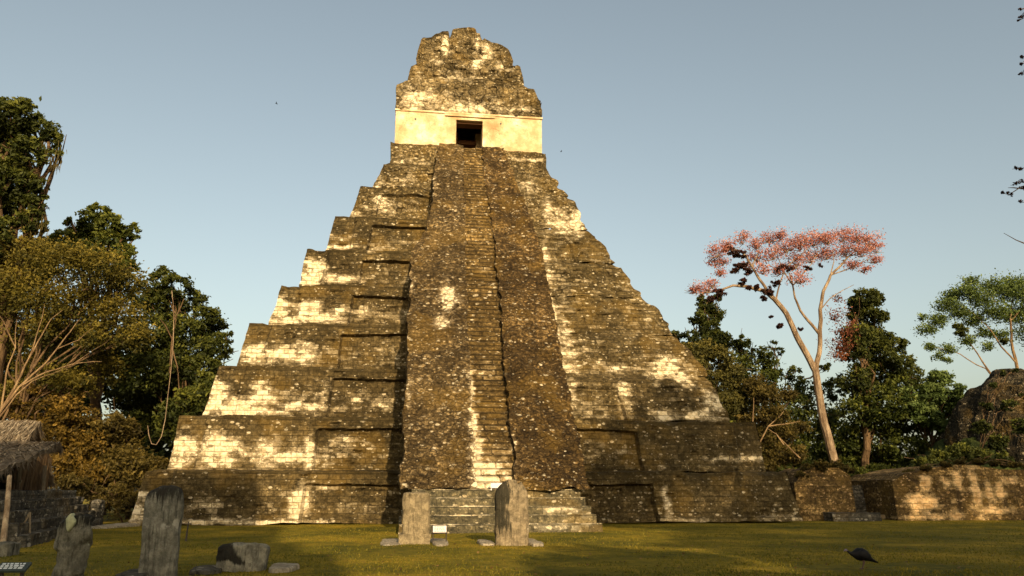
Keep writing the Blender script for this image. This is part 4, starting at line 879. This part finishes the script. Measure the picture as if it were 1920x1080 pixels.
# overhanging twigs, top right, near the camera
YN = 21.
ot = empty('overhanging_tree', (at(2080, 900, YN)[0], YN, 0), 'dark overhanging branches with leaf tufts at the top right edge', 'tree')
m = M(); lf = M(); X0 = at(2080, 900, YN)[0]
m.tube(curve((X0, YN, -.3), at(2070, -100, YN), 0, 9, .01), np.linspace(.3, .14, 9), 8)
for L_ in [[(2070,330),(1990,335),(1940,345),(1915,350),(1892,365),(1880,362)],[(2070,300),(1990,310),(1930,314),(1898,317)],[(1940,345),(1920,342),(1905,340)],[(2070,430),(1980,440),(1925,458),(1905,450),(1882,437)],[(2070,60),(1960,30),(1925,30),(1912,38)],[(2070,90),(1960,100),(1925,110),(1915,120)],[(2070,380),(1960,372),(1925,378),(1915,380)],[(1940,20),(1920,16),(1912,18)],[(1960,345),(1930,355),(1900,352),(1890,352)],[(1960,100),(1935,130),(1918,140)]]:
    p = np.array([at(x, y, YN) for x, y in L_]); q = np.vstack([np.linspace(p[i], p[i+1], 4)[:-1] for i in range(len(p)-1)]+[p[-1:]]); m.tube(q, np.linspace(.035, .006, len(q)), 6)
for x, y, r in [(1896,365,5),(1880,360,4),(1890,361,3),(1906,345,6),(1916,340,6),(1912,315,6),(1903,315,4),(1914,378,4),(1918,350,7),(1912,18,4),(1914,33,6),(1919,30,6),(1909,38,3),(1917,107,5),(1915,120,4),(1914,139,4),(1920,136,5),(1930,25,10),(1935,340,12),(1935,110,10)]:
    leaves(lf, [(at(x, y, YN), r*YN/F)], 60, .035, shell=.2, clump=.5)
m.build('trunk', B_brown, ot); lf.build('leaf_tuft', L_epi, ot)

# ------------------------------------------------------------------ BEHIND THE CAMERA: the twin temple and trees whose shade falls on the plaza
tw_ = empty('facing_pyramid', (-6, -46, 0), 'second stepped stone pyramid facing the plaza behind the viewer', 'pyramid')
def solid(name, x0, x1, y0, y1, z0, z1, mat, par): M().box(x0, x1, y0, y1, z0, z1).build(name, mat, par)
solid('terrace', -22, 17, -66, -34, -.2, 8, m_stone, tw_); solid('terrace', -19, 13.5, -63, -36, 8, 15, m_stone, tw_); solid('terrace', -16.5, 5.7, -61, -38, 15, 21.5, m_stone, tw_)
solid('terrace', -15, 4.9, -58, -39, 21.5, 23.6, m_stone, tw_); solid('temple_wall', -13, 4.2, -54, -40, 23.6, 28.58, m_plaster, tw_); solid('roof_comb', -4.0, 3.3, -52, -43, 28.6, 33.0, m_comb, tw_); solid('roof_comb', -12, -4.02, -51.5, -43.5, 28.6, 30.4, m_comb, tw_)
G6 = 'tall trees behind the viewer'
def btree(x, y, h, r, lab, n=10000, size=.5, bl=None):
    blobs = [(np.array([x+dx*r, y+dy*r, h-r*.6+dz*r]), r*.48) for dx, dy, dz in (bl or ((-.7, 0, -.3), (0, .3, .2), (.7, 0, -.2), (.2, -.5, -.5), (-.35, -.3, .1), (.35, .2, -.9), (-.3, .1, -1.0), (.6, .1, -1.45), (-.6, 0, -1.5), (.05, 0, -1.9)))]
    blobs = [(c, rr) for c, rr in blobs]
    t = empty('forest_tree', (x, y, 0), lab, 'tree', G6)
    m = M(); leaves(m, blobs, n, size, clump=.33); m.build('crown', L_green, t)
    w = M(); tp = curve((x, y, -.3), (x, y, h-r), 0, 8, .01); w.tube(tp, np.linspace(.8, .35, 8), 9)
    for c, rr in blobs: w.tube(curve(tp[5], c, .05, 6, .02), np.linspace(.3, .06, 6), 6)
    w.build('trunk', B_brown, t)
btree(27, -34, 35.5, 8.5, 'broad jungle tree behind the viewer, nearest the facing pyramid')
btree(42, -32, 33., 9., 'tallest jungle tree behind the viewer')
btree(53, -36, 33., 9., 'jungle tree behind the viewer at the far right')
btree(20.5, -24, 20.5, 4.6, 'smaller slender tree behind the viewer', 8000)
btree(31, -16, 21., 6.5, 'low leafy tree behind the viewer beside the plaza', 9000)
btree(11.5, -21, 15.6, 4.6, 'young tree behind the viewer near the plaza edge', 7000)

# ------------------------------------------------------------------ TURKEY
q = ground(1618, 1067); bx, by = q[0], q[1]
tk = empty('wild_turkey', (bx, by, 0), 'dark turkey walking left across the shaded lawn with head lowered', 'turkey')
def loft(name, pts, rx, rz, mat, par, k=14):
    m = M(); pts = np.array(pts, float); n = len(pts); a = np.arange(k)*2*PI/k; T = np.gradient(pts, axis=0); T /= np.linalg.norm(T, axis=1)[:, None]
    side_ = np.array([0, 1., 0]); R = []
    for i in range(n):
        up = np.cross(T[i], side_); up /= np.linalg.norm(up); R.append(pts[i]+np.cos(a)[:, None]*side_*rx[i]+np.sin(a)[:, None]*up*rz[i])
    G = np.array(R).transpose(1, 0, 2); m.grid(G, 0., closeu=True)
    return m.build(name, mat, par, smooth=True)
o = lambda x, z, y=0: (bx+x*.88, by+y*.9, z*.80)
loft('body', [o(-.40, .50), o(-.36, .47), o(-.29, .42), o(-.22, .40), o(-.12, .40), o(0, .39), o(.10, .35), o(.18, .29), o(.26, .24), o(.36, .19), o(.42, .16)],
     [.012, .022, .03, .055, .115, .14, .12, .08, .07, .075, .02], [.012, .022, .035, .07, .13, .145, .12, .075, .04, .022, .008], m_black, tk)
loft('head', [o(-.475, .475), o(-.45, .49), o(-.425, .507), o(-.395, .505), o(-.375, .49)], [.004, .009, .024, .026, .015], [.004, .010, .028, .028, .015], m_skin, tk, 10)
for s in (-1, 1):
    loft('wing', [o(-.15, .42, s*.10), o(-.08, .42, s*.13), o(.04, .38, s*.14), o(.15, .32, s*.11), o(.22, .27, s*.07)], [.01, .03, .035, .025, .005], [.03, .09, .10, .06, .01], m_black, tk, 10)
    fx = .03*s
    M().tube([o(fx, .30, s*.05), o(fx+.05, .18, s*.05), o(fx, .05, s*.05), o(fx-.01, 0.01, s*.05)], [.05, .022, .012, .012], 7).build('leg', m_legs, tk, smooth=True)
    m = M()
    for dx, dy in ((-.07, 0), (-.06, .035), (-.06, -.035), (.03, 0)): m.tube([o(fx-.01, .02, s*.05), o(fx-.01+dx, .008, s*.05+dy)], [.011, .005], 5)
    m.build('foot', m_legs, tk)

# ------------------------------------------------------------------ FLYING BIRDS
def bird(px, py, Y, lab):
    c = at(px, py, Y); b = empty('flying_bird', c, lab, 'bird')
    m = M(); m.tube([c+[-.28, 0, -.02], c+[-.15, 0, 0], c+[.05, 0, .01], c+[.22, 0, .03], c+[.33, 0, .02]], [.01, .07, .09, .05, .02], 8); m.build('body', m_black, b, smooth=True)
    for s in (-1, 1):
        m = M(); P1 = np.array([c+[-.10, 0, .03], c+[.12, 0, .03], c+[-.02, s*.4, .16], c+[.14, s*.4, .16], c+[.08, s*.8, .10], c+[.16, s*.8, .10]])
        P2 = P1-[0, 0, .02]; m.add(np.vstack([P1, P2]), [[0, 1, 3, 2], [2, 3, 5, 4], [7, 6, 8, 9], [9, 8, 10, 11], [0, 2, 8, 6], [2, 4, 10, 8], [1, 7, 9, 3], [3, 9, 11, 5], [4, 5, 11, 10], [0, 6, 7, 1]]); m.build('wing', m_black, b)
bird(518, 194, 190, 'tiny dark bird flying in the open sky left of the temple')
bird(1052, 284, 210, 'faint tiny bird in the sky just right of the temple platform')

# ------------------------------------------------------------------ CAMERA, SUN, SKY
cam = bpy.data.cameras.new('camera'); co_ = bpy.data.objects.new('camera', cam); C.objects.link(co_)
cam.sensor_width = 36.; cam.lens = F/1920*36; cam.clip_end = 4000; cam.clip_start = .1
co_.location = (0, 0, H); co_.rotation_euler = (PI/2+PT, 0, -YW); bpy.context.scene.camera = co_
AZ, EL = math.radians(6.8), math.radians(19.0)
sd = np.array([-math.sin(AZ)*math.cos(EL), math.cos(AZ)*math.cos(EL), -math.sin(EL)])   # direction the light travels
import mathutils
sl = bpy.data.lights.new('sun', 'SUN'); sl.energy = 4.8; sl.angle = math.radians(.5); sl.color = (1., .77, .47)
so = bpy.data.objects.new('sun', sl); C.objects.link(so); so.rotation_euler = mathutils.Vector(sd.tolist()).to_track_quat('-Z', 'Y').to_euler(); so.location = (20, -40, 60)
W = bpy.data.worlds.new('World'); bpy.context.scene.world = W; W.use_nodes = True; nt = W.node_tree
bg = nt.nodes['Background']; sk = nt.nodes.new('ShaderNodeTexSky'); sk.sky_type = 'NISHITA'; sk.sun_disc = False
sk.sun_elevation = EL
# direction to the sun = -sd ; nishita azimuth: rotation measured clockwise from +Y
to = -sd; sk.sun_rotation = math.atan2(to[0], to[1])
sk.air_density = 1.0; sk.dust_density = 4.0; sk.ozone_density = 1.0; sk.altitude = 100
hs = nt.nodes.new('ShaderNodeHueSaturation'); hs.inputs['Saturation'].default_value = .78; nt.links.new(sk.outputs[0], hs.inputs['Color'])
mu = nt.nodes.new('ShaderNodeMix'); mu.data_type = 'RGBA'; mu.blend_type = 'MULTIPLY'; mu.inputs[0].default_value = 1.; mu.inputs[7].default_value = (1.10, 1.04, .86, 1); nt.links.new(hs.outputs[0], mu.inputs[6]); nt.links.new(mu.outputs[2], bg.inputs[0]); bg.inputs[1].default_value = .15
sc = bpy.context.scene
sc.view_settings.view_transform = 'Standard'; sc.view_settings.look = 'None'; sc.view_settings.exposure = .37; sc.view_settings.gamma = 1
sc.cycles.use_denoising = True; sc.cycles.max_bounces = 6; sc.cycles.diffuse_bounces = 3; sc.cycles.transmission_bounces = 3; sc.cycles.transparent_max_bounces = 4
